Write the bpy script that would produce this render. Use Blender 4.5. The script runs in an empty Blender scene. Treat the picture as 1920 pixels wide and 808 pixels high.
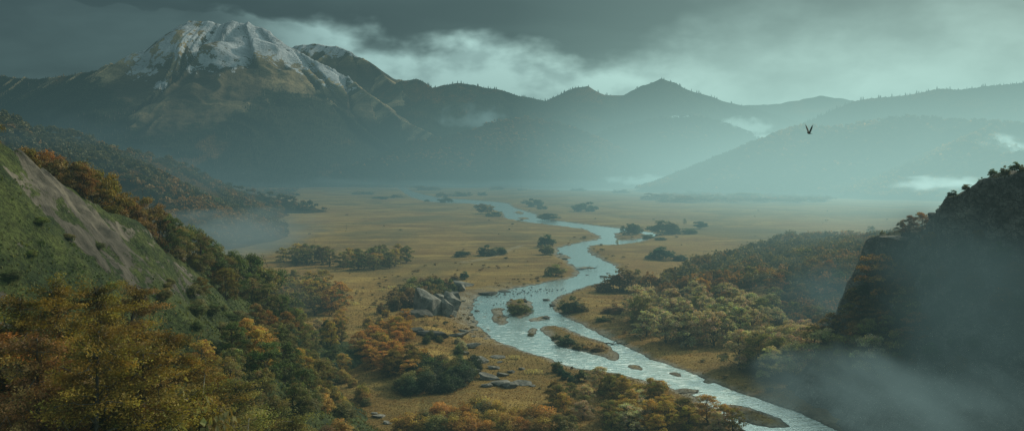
import bpy, math, random
import numpy as np
from mathutils import Vector

F, HZ, CAMZ = 1663.0, 325.0, 60.0          # focal length in photo pixels, horizon row, camera height
scene = bpy.context.scene
COL = scene.collection
R = math.radians

# ------------------------------------------------------------------ helpers
def at(px, py, Y):
    return ((px - 960.0) / F * Y, Y, CAMZ + (HZ - py) / F * Y)

def flat(px, py, z=0.0):
    Y = (CAMZ - z) * F / (py - HZ)
    return ((px - 960.0) / F * Y, Y)

def smooth(a, b, x):
    t = np.clip((x - a) / (b - a), 0, 1)
    return t * t * (3 - 2 * t)

def _hash(ix, iy, seed):
    h = (ix.astype(np.int64) * 374761393 + iy.astype(np.int64) * 668265263 + seed * 974634777) & 0xFFFFFFFF
    h = ((h ^ (h >> 13)) * 1274126177) & 0xFFFFFFFF
    h = ((h ^ (h >> 16)) * 2246822519) & 0xFFFFFFFF
    return ((h ^ (h >> 15)) & 0xFFFFFF) / float(0xFFFFFF)

def vnoise(x, y, seed=0):
    x = np.asarray(x, float); y = np.asarray(y, float)
    ix = np.floor(x); iy = np.floor(y)
    fx = x - ix; fy = y - iy
    fx = fx * fx * fx * (fx * (fx * 6 - 15) + 10); fy = fy * fy * fy * (fy * (fy * 6 - 15) + 10)
    ix = ix.astype(np.int64); iy = iy.astype(np.int64)
    a = _hash(ix, iy, seed); b = _hash(ix + 1, iy, seed); c = _hash(ix, iy + 1, seed); d = _hash(ix + 1, iy + 1, seed)
    return (a + (b - a) * fx + (c - a) * fy + (a - b - c + d) * fx * fy) * 2 - 1

def fbm(x, y, octv=4, seed=0, gain=0.5):
    s = 0; a = 1.0; n = 0
    for i in range(octv):
        s = s + a * vnoise(x * 2 ** i + 17.3 * i, y * 2 ** i - 9.1 * i, seed + i); n += a; a *= gain
    return s / n

def ridged(x, y, octv=4, seed=0):
    s = 0; a = 1.0; n = 0
    for i in range(octv):
        s = s + a * (1 - np.abs(vnoise(x * 2 ** i + 5.7 * i, y * 2 ** i + 3.3 * i, seed + i)) * 2); n += a; a *= 0.5
    return s / n

def grid_mesh(name, X, Y, Z, mat, attrs=None, kind='structure', smooth_shade=True):
    nr, nc = X.shape
    co = np.stack([X, Y, Z], -1).reshape(-1, 3).astype(np.float32)
    i = np.arange(nr * nc).reshape(nr, nc)
    q = np.stack([i[:-1, :-1], i[:-1, 1:], i[1:, 1:], i[1:, :-1]], -1).reshape(-1, 4)
    o = raw_mesh(name, co, q, mat, smooth_shade=smooth_shade)
    for k, v in (attrs or {}).items():
        a = o.data.attributes.new(k, 'FLOAT', 'POINT')
        a.data.foreach_set('value', np.ascontiguousarray(v.reshape(-1), dtype=np.float32))
    if kind: o['kind'] = kind
    return o

def raw_data(name, co, faces, tint=None, smooth_shade=False):
    """faces: (n,k) int array, or a list of such arrays"""
    fl = faces if isinstance(faces, list) else [faces]
    fl = [np.asarray(f, dtype=np.int32) for f in fl if len(f)]
    me = bpy.data.meshes.new(name)
    co = np.ascontiguousarray(co, dtype=np.float32)
    me.vertices.add(len(co)); me.vertices.foreach_set('co', co.ravel())
    tot = sum(f.size for f in fl); npoly = sum(len(f) for f in fl)
    me.loops.add(tot); me.loops.foreach_set('vertex_index', np.concatenate([f.ravel() for f in fl]))
    me.polygons.add(npoly)
    cnt = np.concatenate([np.full(len(f), f.shape[1], dtype=np.int32) for f in fl])
    st = np.concatenate([[0], np.cumsum(cnt)[:-1]]).astype(np.int32)
    me.polygons.foreach_set('loop_start', st)
    me.polygons.foreach_set('use_smooth', np.full(npoly, smooth_shade))
    me.update(calc_edges=True); me.validate()
    if tint is not None:
        a = me.attributes.new('tint', 'FLOAT_COLOR', 'POINT')
        t = np.ones((len(co), 4), dtype=np.float32); t[:, :3] = tint
        a.data.foreach_set('color', t.ravel())
    return me

def link(name, data, mat=None, parent=None):
    o = bpy.data.objects.new(name, data); COL.objects.link(o)
    if mat is not None and data is not None:
        if not data.materials: data.materials.append(mat)
    if parent is not None: o.parent = parent
    return o

def raw_mesh(name, co, faces, mat, parent=None, tint=None, smooth_shade=False):
    return link(name, raw_data(name, co, faces, tint, smooth_shade), mat, parent)

def tag(o, label, cat, group=None, kind=None):
    o['label'] = label; o['category'] = cat
    if group: o['group'] = group
    if kind: o['kind'] = kind
    return o

# ------------------------------------------------------------------ node helper
class NB:
    def __init__(self, tree):
        self.t = tree; self.n = tree.nodes; self.l = tree.links
    def new(self, typ, **kw):
        n = self.n.new(typ)
        for k, v in kw.items(): setattr(n, k, v)
        return n
    def put(self, sock, v):
        if isinstance(v, bpy.types.NodeSocket): self.l.new(v, sock)
        elif v is not None:
            if isinstance(v, (tuple, list)) and len(v) == 3 and sock.type == 'RGBA': v = (*v, 1)
            sock.default_value = v
    def math(self, op, a, b=None, c=None, clamp=False):
        n = self.new('ShaderNodeMath', operation=op, use_clamp=clamp)
        for i, v in enumerate((a, b, c)):
            if v is not None: self.put(n.inputs[i], v)
        return n.outputs[0]
    def vmath(self, op, a, b=None, s=None):
        n = self.new('ShaderNodeVectorMath', operation=op)
        self.put(n.inputs[0], a)
        if b is not None: self.put(n.inputs[1], b)
        if s is not None: self.put(n.inputs['Scale'], s)
        return n.outputs['Value'] if op in ('LENGTH', 'DOT_PRODUCT', 'DISTANCE') else n.outputs[0]
    def mix(self, f, a, b, mode='MIX'):
        n = self.new('ShaderNodeMix', data_type='RGBA', blend_type=mode)
        self.put(n.inputs[0], f); self.put(n.inputs[6], a); self.put(n.inputs[7], b)
        return n.outputs[2]
    def ramp(self, x, a, b, lo=0.0, hi=1.0, interp='SMOOTHSTEP'):
        n = self.new('ShaderNodeMapRange', interpolation_type=interp)
        self.put(n.inputs[0], x); self.put(n.inputs[1], a); self.put(n.inputs[2], b); self.put(n.inputs[3], lo); self.put(n.inputs[4], hi)
        return n.outputs[0]
    def noise(self, vec, scale, detail=4, rough=0.55, dist=0.0):
        n = self.new('ShaderNodeTexNoise')
        self.put(n.inputs['Vector'], vec); n.inputs['Scale'].default_value = scale
        n.inputs['Detail'].default_value = detail; n.inputs['Roughness'].default_value = rough; n.inputs['Distortion'].default_value = dist
        return n.outputs[0]
    def pos(self): return self.new('ShaderNodeNewGeometry').outputs['Position']
    def normal(self): return self.new('ShaderNodeNewGeometry').outputs['Normal']
    def attr(self, name, out='Fac'):
        return self.new('ShaderNodeAttribute', attribute_name=name).outputs[out]
    def scale(self, v, s):
        n = self.new('ShaderNodeMapping'); self.put(n.inputs['Vector'], v); n.inputs['Scale'].default_value = s
        return n.outputs[0]
    def sep(self, v):
        n = self.new('ShaderNodeSeparateXYZ'); self.put(n.inputs[0], v); return n.outputs
    def bump(self, h, strength=0.5, dist=1.0, normal=None):
        n = self.new('ShaderNodeBump'); self.put(n.inputs['Height'], h)
        self.put(n.inputs['Strength'], strength); self.put(n.inputs['Distance'], dist)
        if normal is not None: self.put(n.inputs['Normal'], normal)
        return n.outputs[0]

def mat_new(name):
    m = bpy.data.materials.new(name); m.use_nodes = True
    m.node_tree.nodes.clear()
    nb = NB(m.node_tree); out = nb.new('ShaderNodeOutputMaterial')
    return m, nb, out

def principled(nb, out, color, rough=0.9, normal=None, spec=0.2):
    p = nb.new('ShaderNodeBsdfPrincipled')
    nb.put(p.inputs['Base Color'], color); nb.put(p.inputs['Roughness'], rough)
    p.inputs['Specular IOR Level'].default_value = spec
    if normal is not None: nb.put(p.inputs['Normal'], normal)
    nb.l.new(p.outputs[0], out.inputs['Surface'])
    return p

# ------------------------------------------------------------------ light, sky, camera
SUN_AZ, SUN_EL = R(50), R(30)
S = Vector((math.sin(SUN_AZ) * math.cos(SUN_EL), math.cos(SUN_AZ) * math.cos(SUN_EL), math.sin(SUN_EL)))
sun = bpy.data.lights.new('sun', 'SUN'); sun.energy = 3.9; sun.angle = R(3); sun.color = (1.0, 0.84, 0.60)
so = bpy.data.objects.new('sun', sun); COL.objects.link(so)
so.rotation_euler = S.to_track_quat('Z', 'Y').to_euler()

cam = bpy.data.cameras.new('camera'); co_ = bpy.data.objects.new('camera', cam); COL.objects.link(co_)
co_.location = (0, 0, CAMZ); co_.rotation_euler = (R(90), 0, 0)
cam.sensor_width = 36; cam.lens = 36 * F / 1920; cam.shift_y = -(404 - HZ) / 1920
cam.clip_start = 0.5; cam.clip_end = 60000
scene.camera = co_

w = bpy.data.worlds.new('World'); scene.world = w; w.use_nodes = True
w.node_tree.nodes.clear(); nb = NB(w.node_tree)
wout = nb.new('ShaderNodeOutputWorld'); bg = nb.new('ShaderNodeBackground')
sky = nb.new('ShaderNodeTexSky'); sky.sky_type = 'NISHITA'; sky.sun_disc = False
sky.sun_elevation = SUN_EL; sky.sun_rotation = SUN_AZ; sky.dust_density = 3
d = nb.new('ShaderNodeTexCoord').outputs['Generated']
dx, dy, dz = nb.sep(d)[0:3]
az = nb.math('MULTIPLY', nb.math('ARCTAN2', dx, dy), 57.2958)
el = nb.math('MULTIPLY', nb.math('ARCSINE', dz), 57.2958)
# cloud deck: direction projected on a flat layer overhead, so clouds flatten towards the horizon
den = nb.math('ADD', nb.math('MAXIMUM', dz, 0.0), 0.09)
cc = nb.new('ShaderNodeCombineXYZ'); nb.put(cc.inputs[0], nb.math('DIVIDE', dx, den)); nb.put(cc.inputs[1], nb.math('DIVIDE', dy, den))
n1 = nb.noise(cc.outputs[0], 0.62, 5, 0.5, 0.3)
n2 = nb.noise(nb.scale(d, (14, 14, 30)), 0.55, 4, 0.5, 0.1)
n3 = nb.noise(nb.scale(d, (26, 26, 50)), 0.7, 4, 0.5, 0.1)
# lower edge of the dark deck (degrees), sinking to the right
edge = nb.ramp(az, -14, 14, 8.9, 6.6, 'LINEAR')
edge = nb.math('ADD', edge, nb.math('MULTIPLY', nb.math('SUBTRACT', n2, 0.5), 4.6))
edge = nb.math('ADD', edge, nb.math('MULTIPLY', nb.math('SUBTRACT', n3, 0.5), 2.2))
soft = nb.ramp(az, 5, 16, 0.9, 5.0)
deck = nb.ramp(nb.math('DIVIDE', nb.math('SUBTRACT', el, edge), soft), -1.0, 1.0)
left = nb.ramp(az, -20, -8, 1.0, 0.0)
lefthole = nb.ramp(nb.math('ADD', el, nb.math('MULTIPLY', n3, 3.0)), 5.0, 7.2, 0.75, 1.0)
left = nb.math('MULTIPLY', left, nb.math('MULTIPLY', lefthole, 0.96))
dark = nb.math('MAXIMUM', deck, left)
brightc = nb.mix(nb.ramp(az, -20, 22), (0.72, 1.12, 1.08), (1.25, 1.85, 1.66))
brightc = nb.mix(nb.math('MULTIPLY', nb.ramp(n3, 0.62, 0.36), nb.ramp(az, 2, 14, 0.5, 0.12)), brightc, (0.20, 0.33, 0.33))
darkc = nb.mix(nb.ramp(az, -25, 25), (0.024, 0.047, 0.051), (0.060, 0.112, 0.104))
darkc = nb.mix(nb.math('MULTIPLY', nb.ramp(n1, 0.42, 0.72), nb.ramp(az, 4, 16, 0.7, 0.25)), darkc, nb.mix(nb.ramp(az, -25, 25), (0.085, 0.15, 0.15), (0.19, 0.31, 0.28)))
clouds = nb.mix(dark, brightc, darkc)
# brighter veil around the hidden sun and higher up
sd = nb.vmath('DOT_PRODUCT', d, tuple(S))
glow = nb.ramp(sd, 0.66, 1.0, 0.0, 1.0)
clouds = nb.mix(nb.math('MULTIPLY', nb.math('MULTIPLY', glow, nb.ramp(el, 11, 22, 0.04, 1.0)), 0.9), clouds, (1.5, 1.95, 1.75))
clouds = nb.mix(nb.ramp(el, 14, 45, 0, 0.85), clouds, nb.mix(glow, (0.30, 0.40, 0.39), (3.4, 4.2, 3.8)))
skyc = nb.mix(0.0, sky.outputs[0], sky.outputs[0])
tot = nb.mix(0.93, nb.vmath('SCALE', skyc, s=0.10), clouds)
nb.put(bg.inputs[0], tot); bg.inputs[1].default_value = 1.0
nb.l.new(bg.outputs[0], wout.inputs[0])

scene.view_settings.view_transform = 'Standard'; scene.view_settings.look = 'None'
scene.view_settings.exposure = 0; scene.view_settings.gamma = 1
scene.cycles.use_denoising = True
scene.cycles.max_bounces = 5; scene.cycles.diffuse_bounces = 2; scene.cycles.glossy_bounces = 2
scene.cycles.transparent_max_bounces = 8; scene.cycles.transmission_bounces = 2; scene.cycles.volume_bounces = 0
scene.cycles.volume_step_rate = 1.0; scene.cycles.volume_max_steps = 256

# ------------------------------------------------------------------ river outline (banks traced on the valley floor)
bank_l = [(745,351),(760,363),(772,370),(800,378),(850,381),(886,382),(913,389),(943,399),(948,409),(976,415),(1016,420),(1066,426),
          (1100,431),(1120,441),(1130,447),(1100,453),(1066,460),(1046,466),(1045,477),(1054,484),(1070,494),(1080,501),(1087,511),(1083,517),
          (1060,524),(1020,530),(973,539),(933,547),(912,551),(897,557),(888,566),(884,578),(886,590),(895,602),(903,616),(919,630),(935,640),(954,648),
          (985,658),(1030,673),(1081,690),(1130,697),(1177,703),(1252,726),(1303,743),(1343,771),(1384,799),(1420,822),(1480,870),(1560,960)]
bank_r = [(1830,960),(1700,868),(1630,831),(1571,806),(1515,781),(1454,758),(1379,733),(1303,703),(1227,675),(1167,647),(1126,627),(1076,602),(1052,590),(1040,580),
          (1034,567),(1045,556),(1070,547),(1091,540),(1118,533),(1146,521),(1158,512),(1161,506),(1150,496),(1133,489),(1115,481),(1103,473),(1099,465),(1106,460),
          (1130,460),(1165,459),(1195,455),(1215,449),(1231,441),(1222,436),(1200,434),(1172,429),(1150,427),(1116,423),(1083,419),(1033,413),(1008,409),
          (1004,402),(985,396),(966,391),(953,382),(933,379),(880,375),(822,371),(790,364),(772,359),(762,353)]
river_px = bank_l + bank_r
isl_px = [
    [(1150,437),(1172,435),(1200,437),(1215,441),(1205,447),(1180,451),(1160,450),(1152,444)],
    [(918,579),(930,576),(943,577),(946,588),(954,600),(951,607),(940,610),(927,605),(922,597),(924,589)],
    [(948,567),(962,561),(980,560),(996,566),(998,580),(990,592),(972,598),(962,594),(961,582)],
    [(993,600),(1008,594),(1026,591),(1029,597),(1012,602),(998,604)],
    [(1010,617),(1022,610),(1040,611),(1062,615),(1085,625),(1112,635),(1140,645),(1158,660),(1166,672),(1150,676),(1122,666),(1085,657),(1050,648),(1032,638),(1024,628)],
    [(985,620),(996,614),(1006,617),(1003,627),(992,629)],
    [(1172,681),(1190,682),(1208,690),(1205,694),(1186,690)],
    [(1250,696),(1266,697),(1281,703),(1276,707),(1258,702)],
    [(1313,713),(1328,711),(1337,715),(1330,719),(1318,718)],
    [(1343,757),(1370,757),(1405,762),(1440,775),(1475,792),(1480,799),(1445,802),(1410,796),(1380,782),(1358,768)],
    [(1268,731),(1290,729),(1313,732),(1310,738),(1286,738)],
    [(1080,501),(1095,500),(1115,502),(1116,504),(1098,504)],
    [(963,399),(972,395),(983,399),(978,403)],
    [(968,408),(985,408),(998,410),(980,412)],
    [(1046,475),(1060,478),(1068,485),(1058,485),(1048,480)],
]
lake_px = [(985,353.5),(1010,351.5),(1080,352),(1140,354),(1180,356.5),(1150,358),(1090,357.5),(1040,356.5),(1005,356)]
def poly(pxs): return np.array([flat(*p) for p in pxs])
RIVER = poly(river_px); ISL = [poly(p) for p in isl_px]; LAKE = poly(lake_px)

def sdf(x, y, P):
    """distance to polygon outline, negative inside (flat 1-D arrays)"""
    dmin = np.full(x.shape, 1e18); ins = np.zeros(x.shape, bool)
    n = len(P)
    for i in range(n):
        ax, ay = P[i]; bx, by = P[(i + 1) % n]
        ex, ey = bx - ax, by - ay
        t = np.clip(((x - ax) * ex + (y - ay) * ey) / (ex * ex + ey * ey + 1e-9), 0, 1)
        dmin = np.minimum(dmin, (x - ax - t * ex) ** 2 + (y - ay - t * ey) ** 2)
        c = ((ay > y) != (by > y)) & (x < (bx - ax) * (y - ay) / (by - ay + 1e-12) + ax)
        ins ^= c
    dd = np.sqrt(dmin)
    return np.where(ins, -dd, dd)

def river_sd(x, y):
    x = np.asarray(x, float); y = np.asarray(y, float); sh = x.shape; x = x.ravel(); y = y.ravel()
    jx = x + (1.5 * fbm(x / 7, y / 7, 4, 71, .6) + .5 * fbm(x / 2.2, y / 2.2, 2, 73)) * np.clip(y / 300, .6, 3); jy = y + (2.6 * fbm(x / 9, y / 9, 4, 72, .6) + .7 * fbm(x / 2.5, y / 2.5, 2, 74)) * np.clip(y / 300, .6, 3)
    out = np.full(x.shape, 60.0)
    m = (np.abs(x) < 700) & (y > 100) & (y < 4200)
    if m.any():
        r = sdf(jx[m], jy[m], RIVER)
        near = r < 15
        rn = r[near]; xs = jx[m][near]; ys = jy[m][near]
        for P in ISL: rn = np.maximum(rn, -sdf(xs, ys, P))
        r[near] = rn
        lk = sdf(jx[m], jy[m], LAKE)
        out[m] = np.minimum(r, lk * 0.4)
    return out.reshape(sh)

# ------------------------------------------------------------------ heights
def ridge_field(x, y, pts, k, p=1.4, wmin=0.0, side=None):
    """height under a ridge line pts[(X,Y,Z)]; flank width = k * ridge height. Returns h, arc length, s"""
    h = np.full(x.shape, -1e9); T = np.zeros(x.shape); Sx = np.ones(x.shape)
    acc = 0
    for (ax, ay, az_), (bx, by, bz) in zip(pts[:-1], pts[1:]):
        ex, ey = bx - ax, by - ay; L = math.hypot(ex, ey)
        t = np.clip(((x - ax) * ex + (y - ay) * ey) / (L * L), 0, 1)
        dd = np.hypot(x - ax - t * ex, y - ay - t * ey)
        z = az_ + t * (bz - az_); wd = np.maximum(z * k, wmin)
        s = dd / wd
        hh = np.where(s < 1, z * np.clip(1 - s, 0, 1) ** p, -(dd - wd) * 0.25)
        m = hh > h
        h = np.where(m, hh, h); T = np.where(m, acc + t * L, T); Sx = np.where(m, s, Sx)
        acc += L
    return h, T, Sx

LEFT_RIDGE = [(-100,40,92),(-98,70,86),(-92,95,77),(-78,120,67.5),(-71.5,140,59.5),(-71,165,51),(-71.5,178,46),(-70.5,210,35),(-68,250,19),(-60,292,3)]
def h_left(x, y):
    wx = x + 3 * fbm(x / 18, y / 18, 3, 5); wy = y + 3 * fbm(x / 18, y / 18, 3, 6)
    h, T, s = ridge_field(wx, wy, LEFT_RIDGE, 1.12, 1.35, 22)
    g = (1 - np.clip(s, 0, 1))
    n = 2.4 * fbm(x / 22, y / 22, 4, 11) + 1.3 * ridged(T / 9 + 0.6 * fbm(x / 20, y / 20, 2, 3), s * 1.5, 3, 12) + 0.5 * fbm(x / 3, y / 3, 3, 14)
    return h + n * np.clip(s * 6, 0.25, 1) * np.clip(g * 4, 0, 1), T, s

CLIFF_RIDGE = [at(1638,446,237),at(1690,441,228),at(1748,438,215),at(1772,386,207),at(1800,362,201),at(1850,336,196),at(1925,315,190),at(2080,300,178),at(2400,285,150),at(3200,270,90)]
def h_cliff(x, y):
    wx = x + 2.2 * fbm(x / 9, y / 9, 4, 21); wy = y + 2.2 * fbm(x / 9, y / 9, 4, 22)
    best = np.full(x.shape, -1e9); D = np.full(x.shape, 1e9)
    for (ax, ay, az_), (bx, by, bz) in zip(CLIFF_RIDGE[:-1], CLIFF_RIDGE[1:]):
        ex, ey = bx - ax, by - ay; L2 = ex * ex + ey * ey
        t = np.clip(((wx - ax) * ex + (wy - ay) * ey) / L2, 0, 1)
        qx = wx - ax - t * ex; qy = wy - ay - t * ey
        dd = np.hypot(qx, qy)
        right = (ex * (wy - ay) - ey * (wx - ax)) > 0     # uphill side of the edge (ridge runs towards the camera)
        right &= (t > 0) | (ay < 236)
        z = az_ + t * (bz - az_)
        m = dd < D
        d2 = np.where(right, dd * 0.10, dd * (1.12 - 0.34 * smooth(212, 236, wy) * smooth(84, 94, wx)))
        fr = np.interp(d2, [0, 1.2, 3, 6, 11, 17, 26, 60], [1, 0.98, 0.78, 0.60, 0.42, 0.20, 0.0, -0.5])
        hh = z * fr + np.where(right, np.minimum(dd * 0.12, 4), 0)
        best = np.where(m, hh, best); D = np.where(m, dd, D)
    st = 5.0
    q = best / st; qf = q - np.floor(q)
    ter = (np.floor(q) + smooth(0.1, 0.9, qf)) * st
    h = best * 0.45 + ter * 0.55
    return h + 0.9 * fbm(x / 5, y / 5, 4, 25) + 0.9 * ridged(x / 10, y / 10, 3, 27) + 0.8 * ridged(x / 3.2, y / 3.2, 3, 28) * smooth(0.5, 3, D)

def h_wood(x, y):
    """low wooded rise right of the river"""
    a, _, _ = ridge_field(x, y, [(150,400,13),(215,470,20),(300,560,27),(420,640,32),(700,700,34)], 5.5, 1.5, 90)
    b, _, _ = ridge_field(x, y, [(100,265,3),(130,300,10),(200,330,18),(330,330,26)], 3.2, 1.4, 45)
    return np.maximum(a, b) + 1.2 * fbm(x / 30, y / 30, 3, 31)

def h_mid(x, y):
    """long wooded spur on the left, behind the near slope"""
    pts = [at(-200,150,700), at(0,222,760), at(60,238,800), at(130,262,900), at(200,280,980), at(270,298,1080), at(330,312,1200), at(430,349,1500), at(520,371,1400), at(560,377,1330)]
    pts = [(a, b, max(c, 2.0)) for a, b, c in pts]
    h, T, s = ridge_field(x + 25 * fbm(x / 120, y / 120, 3, 41), y + 25 * fbm(x / 120, y / 120, 3, 42), pts, 2.3, 1.35, 45)
    return h + 7 * fbm(x / 80, y / 80, 4, 43) * np.clip((1 - s) * 3, 0, 1) * np.clip(h / 20, 0, 1)

def h_floor(x, y, sd=None):
    if sd is None: sd = river_sd(x, y)
    base = 1.0 + 0.75 * fbm(x / 55, y / 75, 4, 51)
    far = smooth(25, 120, np.abs(sd) if False else np.minimum(sd, 200)) if False else 1.0
    dune = 1.6 * fbm(x / 160 + 0.3, y / 300, 2, 53) * smooth(20, 59, sd)
    z = np.maximum(base + dune, 0.4)
    z = z * smooth(0.0, 9.0, sd) + np.clip(sd * 0.11, -1.2, 0.12)
    # low stony knoll by the middle outcrop
    z = z + 4.5 * np.exp(-(((x + 33) / 13) ** 2 + ((y - 315) / 55) ** 2)) * smooth(2, 10, sd)
    return z

def h_all(x, y):
    x = np.asarray(x, float); y = np.asarray(y, float)
    h = h_floor(x, y)
    m = np.maximum(h, h_left(x, y)[0])
    m = np.maximum(m, h_cliff(x, y)); m = np.maximum(m, h_wood(x, y)); m = np.maximum(m, h_mid(x, y))
    return m

def hzf(x, y): return float(h_fast(np.array([x]), np.array([y]))[0])
def hz(x, y): return float(h_all(np.array([x]), np.array([y]))[0])

def h_fast(x, y):
    """ground height without the river channel"""
    m = np.maximum(0.8, h_left(x, y)[0])
    m = np.maximum(m, h_cliff(x, y)); m = np.maximum(m, h_wood(x, y))
    return np.maximum(m, h_mid(x, y))

_T = 40 * 1.018 ** np.arange(276)
def hit(px, py):
    """first ground point on the sight line through a photo pixel"""
    lo = hi = None; T = _T
    for _ in range(3):
        below = h_fast((px - 960) / F * T, T) > CAMZ + (HZ - py) / F * T
        i = int(np.argmax(below)) if below.any() else len(T) - 1
        T = np.linspace(T[max(i - 1, 0)], T[i], 14)
    Y = float(T[-1]); X = (px - 960) / F * Y
    return X, Y, hz(X, Y)

def hits(px, py):
    """the same for many pixels at once; returns X, Y arrays"""
    px = np.asarray(px, float); py = np.asarray(py, float)
    k = (px - 960) / F; kz = (HZ - py) / F
    T = np.broadcast_to(_T, (len(px), len(_T)))
    for _ in range(3):
        X = k[:, None] * T
        below = h_fast(X, T) > CAMZ + kz[:, None] * T
        i = np.where(below.any(1), below.argmax(1), T.shape[1] - 1)
        r = np.arange(len(px)); lo = T[r, np.maximum(i - 1, 0)]; hi = T[r, i]
        T = lo[:, None] + (hi - lo)[:, None] * np.linspace(0, 1, 14)
    return k * hi, hi
# ------------------------------------------------------------------ ground, near slopes, cliff
def ground_mat():
    m, nb, out = mat_new('meadow')
    P = nb.pos(); shore = nb.attr('shore'); green = nb.attr('green')
    n_big = nb.noise(nb.scale(P, (1, 0.45, 0)), 0.016, 4, 0.6)
    n_str = nb.noise(nb.scale(P, (0.22, 1.0, 0)), 0.055, 5, 0.62, 0.6)
    n_med = nb.noise(P, 0.16, 5, 0.65)
    n_fin = nb.noise(P, 1.3, 4, 0.7)
    c = nb.mix(nb.ramp(n_big, 0.35, 0.65), (0.150, 0.086, 0.024), (0.228, 0.146, 0.042))
    c = nb.mix(nb.ramp(n_str, 0.46, 0.68, 0, 0.85), c, (0.34, 0.235, 0.070))
    c = nb.mix(nb.ramp(n_med, 0.5, 0.72, 0, 0.7), c, (0.095, 0.080, 0.030))
    n_pat = nb.noise(nb.scale(P, (1, 0.6, 0)), 0.006, 5, 0.62, 0.5)
    c = nb.mix(nb.ramp(n_pat, 0.47, 0.62, 0, 0.7), c, (0.085, 0.070, 0.028))
    c = nb.mix(nb.ramp(n_pat, 0.46, 0.34, 0, 0.55), c, (0.21, 0.115, 0.038))
    c = nb.mix(nb.math('MULTIPLY', green, 0.8), c, nb.mix(nb.ramp(n_med, 0.4, 0.6), (0.060, 0.062, 0.022), (0.17, 0.105, 0.032)))
    c = nb.mix(1.0, c, nb.mix(nb.ramp(n_fin, 0.3, 0.72), (0.62, 0.6, 0.56), (1.28, 1.28, 1.25)), 'MULTIPLY')
    # pale worn track across the meadow
    c = nb.mix(nb.math('MULTIPLY', nb.attr('track'), nb.ramp(n_med, 0.35, 0.6)), c, (0.23, 0.185, 0.11))
    sand = nb.mix(nb.ramp(n_med, 0.35, 0.65), (0.10, 0.092, 0.072), (0.25, 0.235, 0.195))
    c = nb.mix(shore, c, sand)
    c = nb.mix(nb.attr('wet'), c, (0.030, 0.028, 0.02))
    bmp = nb.bump(n_fin, 0.7, 0.5, nb.bump(n_med, 0.6, 1.5))
    principled(nb, out, c, 0.95, bmp, 0.1)
    return m

us = np.concatenate([np.linspace(-1.5, -0.66, 50, endpoint=False), np.linspace(-0.66, 0.66, 760), np.linspace(0.66, 1.5, 51)[1:]])
ys = np.concatenate([18 * (4300 / 18) ** np.linspace(0, 1, 700), np.linspace(4600, 24000, 30)])
U, Yg = np.meshgrid(us, ys); Xg = U * Yg
SD = river_sd(Xg, Yg)
Zg = np.maximum(h_floor(Xg, Yg, SD), np.where(Yg < 1000, h_wood(Xg, Yg), -5))
sh_n = fbm(Xg / 12, Yg / 16, 3, 61)
shore = smooth(5.0, 0.4, SD + 3.0 * sh_n) * 0.9
# gravel apron on the left bank by the outcrop
shore = np.maximum(shore, smooth(17, 5, SD + 6 * sh_n) * np.exp(-(((Yg - 385) / 70) ** 2)) * (Xg < 0) * 0.8)
wet = smooth(0.9, -0.2, SD)
green = np.clip(smooth(330, 230, Yg) * (0.5 + 0.9 * fbm(Xg / 25, Yg / 25, 3, 62)), 0, 1)
tr = np.full(Xg.shape, 99.0)
for (ax, ay), (bx, by) in zip([flat(872, 493), flat(905, 487), flat(935, 478), flat(960, 468), flat(978, 462)][:-1], [flat(905, 487), flat(935, 478), flat(960, 468), flat(978, 462)]):
    ex, ey = bx - ax, by - ay
    t = np.clip(((Xg - ax) * ex + (Yg - ay) * ey) / (ex * ex + ey * ey), 0, 1)
    tr = np.minimum(tr, np.hypot(Xg - ax - t * ex, Yg - ay - t * ey))
track = smooth(5.0, 1.0, tr + 2 * fbm(Xg / 15, Yg / 25, 2, 64))
grid_mesh('ground', Xg, Yg, Zg, ground_mat(), {'shore': shore, 'wet': wet, 'green': green, 'track': track})

def rock_col(nb, P, base=(0.10, 0.095, 0.085), lite=(0.24, 0.225, 0.20)):
    a = nb.noise(P, 0.35, 6, 0.65, 0.4); b = nb.noise(nb.scale(P, (1, 1, 3)), 1.4, 5, 0.65)
    c = nb.mix(nb.ramp(a, 0.35, 0.68), base, lite)
    c = nb.mix(nb.ramp(b, 0.45, 0.7, 0, 0.6), c, (0.045, 0.045, 0.04))
    return c, a, b

# left slope
xs = np.linspace(-190, 45, 420); ysl = np.linspace(28, 335, 520)
Xl, Yl = np.meshgrid(xs, ysl)
Zl, Tl, Sl = h_left(Xl, Yl)
fade = np.clip((Sl - 0.8) * 5, 0, 1)
Zl = Zl - 0.6 * (Sl > 1.02)
# bare rock: a band of slabs below the crest and smaller ribs lower down
rk = smooth(0.34, 0.10, Sl + 0.16 * fbm(Tl / 14, Sl * 3, 3, 81)) * smooth(212, 165, Yl + 14 * fbm(Xl / 9, Yl / 9, 2, 82)) * (Xl > -140)
crest_green = smooth(0.05, 0.0, Sl - 0.02 + 0.04 * fbm(Xl / 8, Yl / 8, 2, 83)) * smooth(0.45, 0.6, 0.5 + 0.5 * fbm(Tl / 16, Tl * 0, 2, 84) + .12)
rib = smooth(0.22, 0.5, ridged(Tl / 17 + 0.5 * fbm(Xl / 15, Yl / 15, 2, 85), Sl * 2.2, 3, 86)) * smooth(0.15, 0.35, Sl) * smooth(0.75, 0.5, Sl) * smooth(150, 105, Yl) * 0.9
rock = np.clip(np.maximum(rk - crest_green * 0.8, rib), 0, 1) * (0.22 + 0.9 * smooth(-0.3, 0.3, fbm(Tl / 9 + 3, Sl * 9, 4, 87, .6)))
rock = np.clip(rock, 0, 1)
Zl = Zl - 0.5 * rock + rock * (1.5 * ridged(Xl / 6, Yl / 6, 4, 88) + 0.7 * ridged(Tl / 3.5, Sl * 4, 3, 89))
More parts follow.
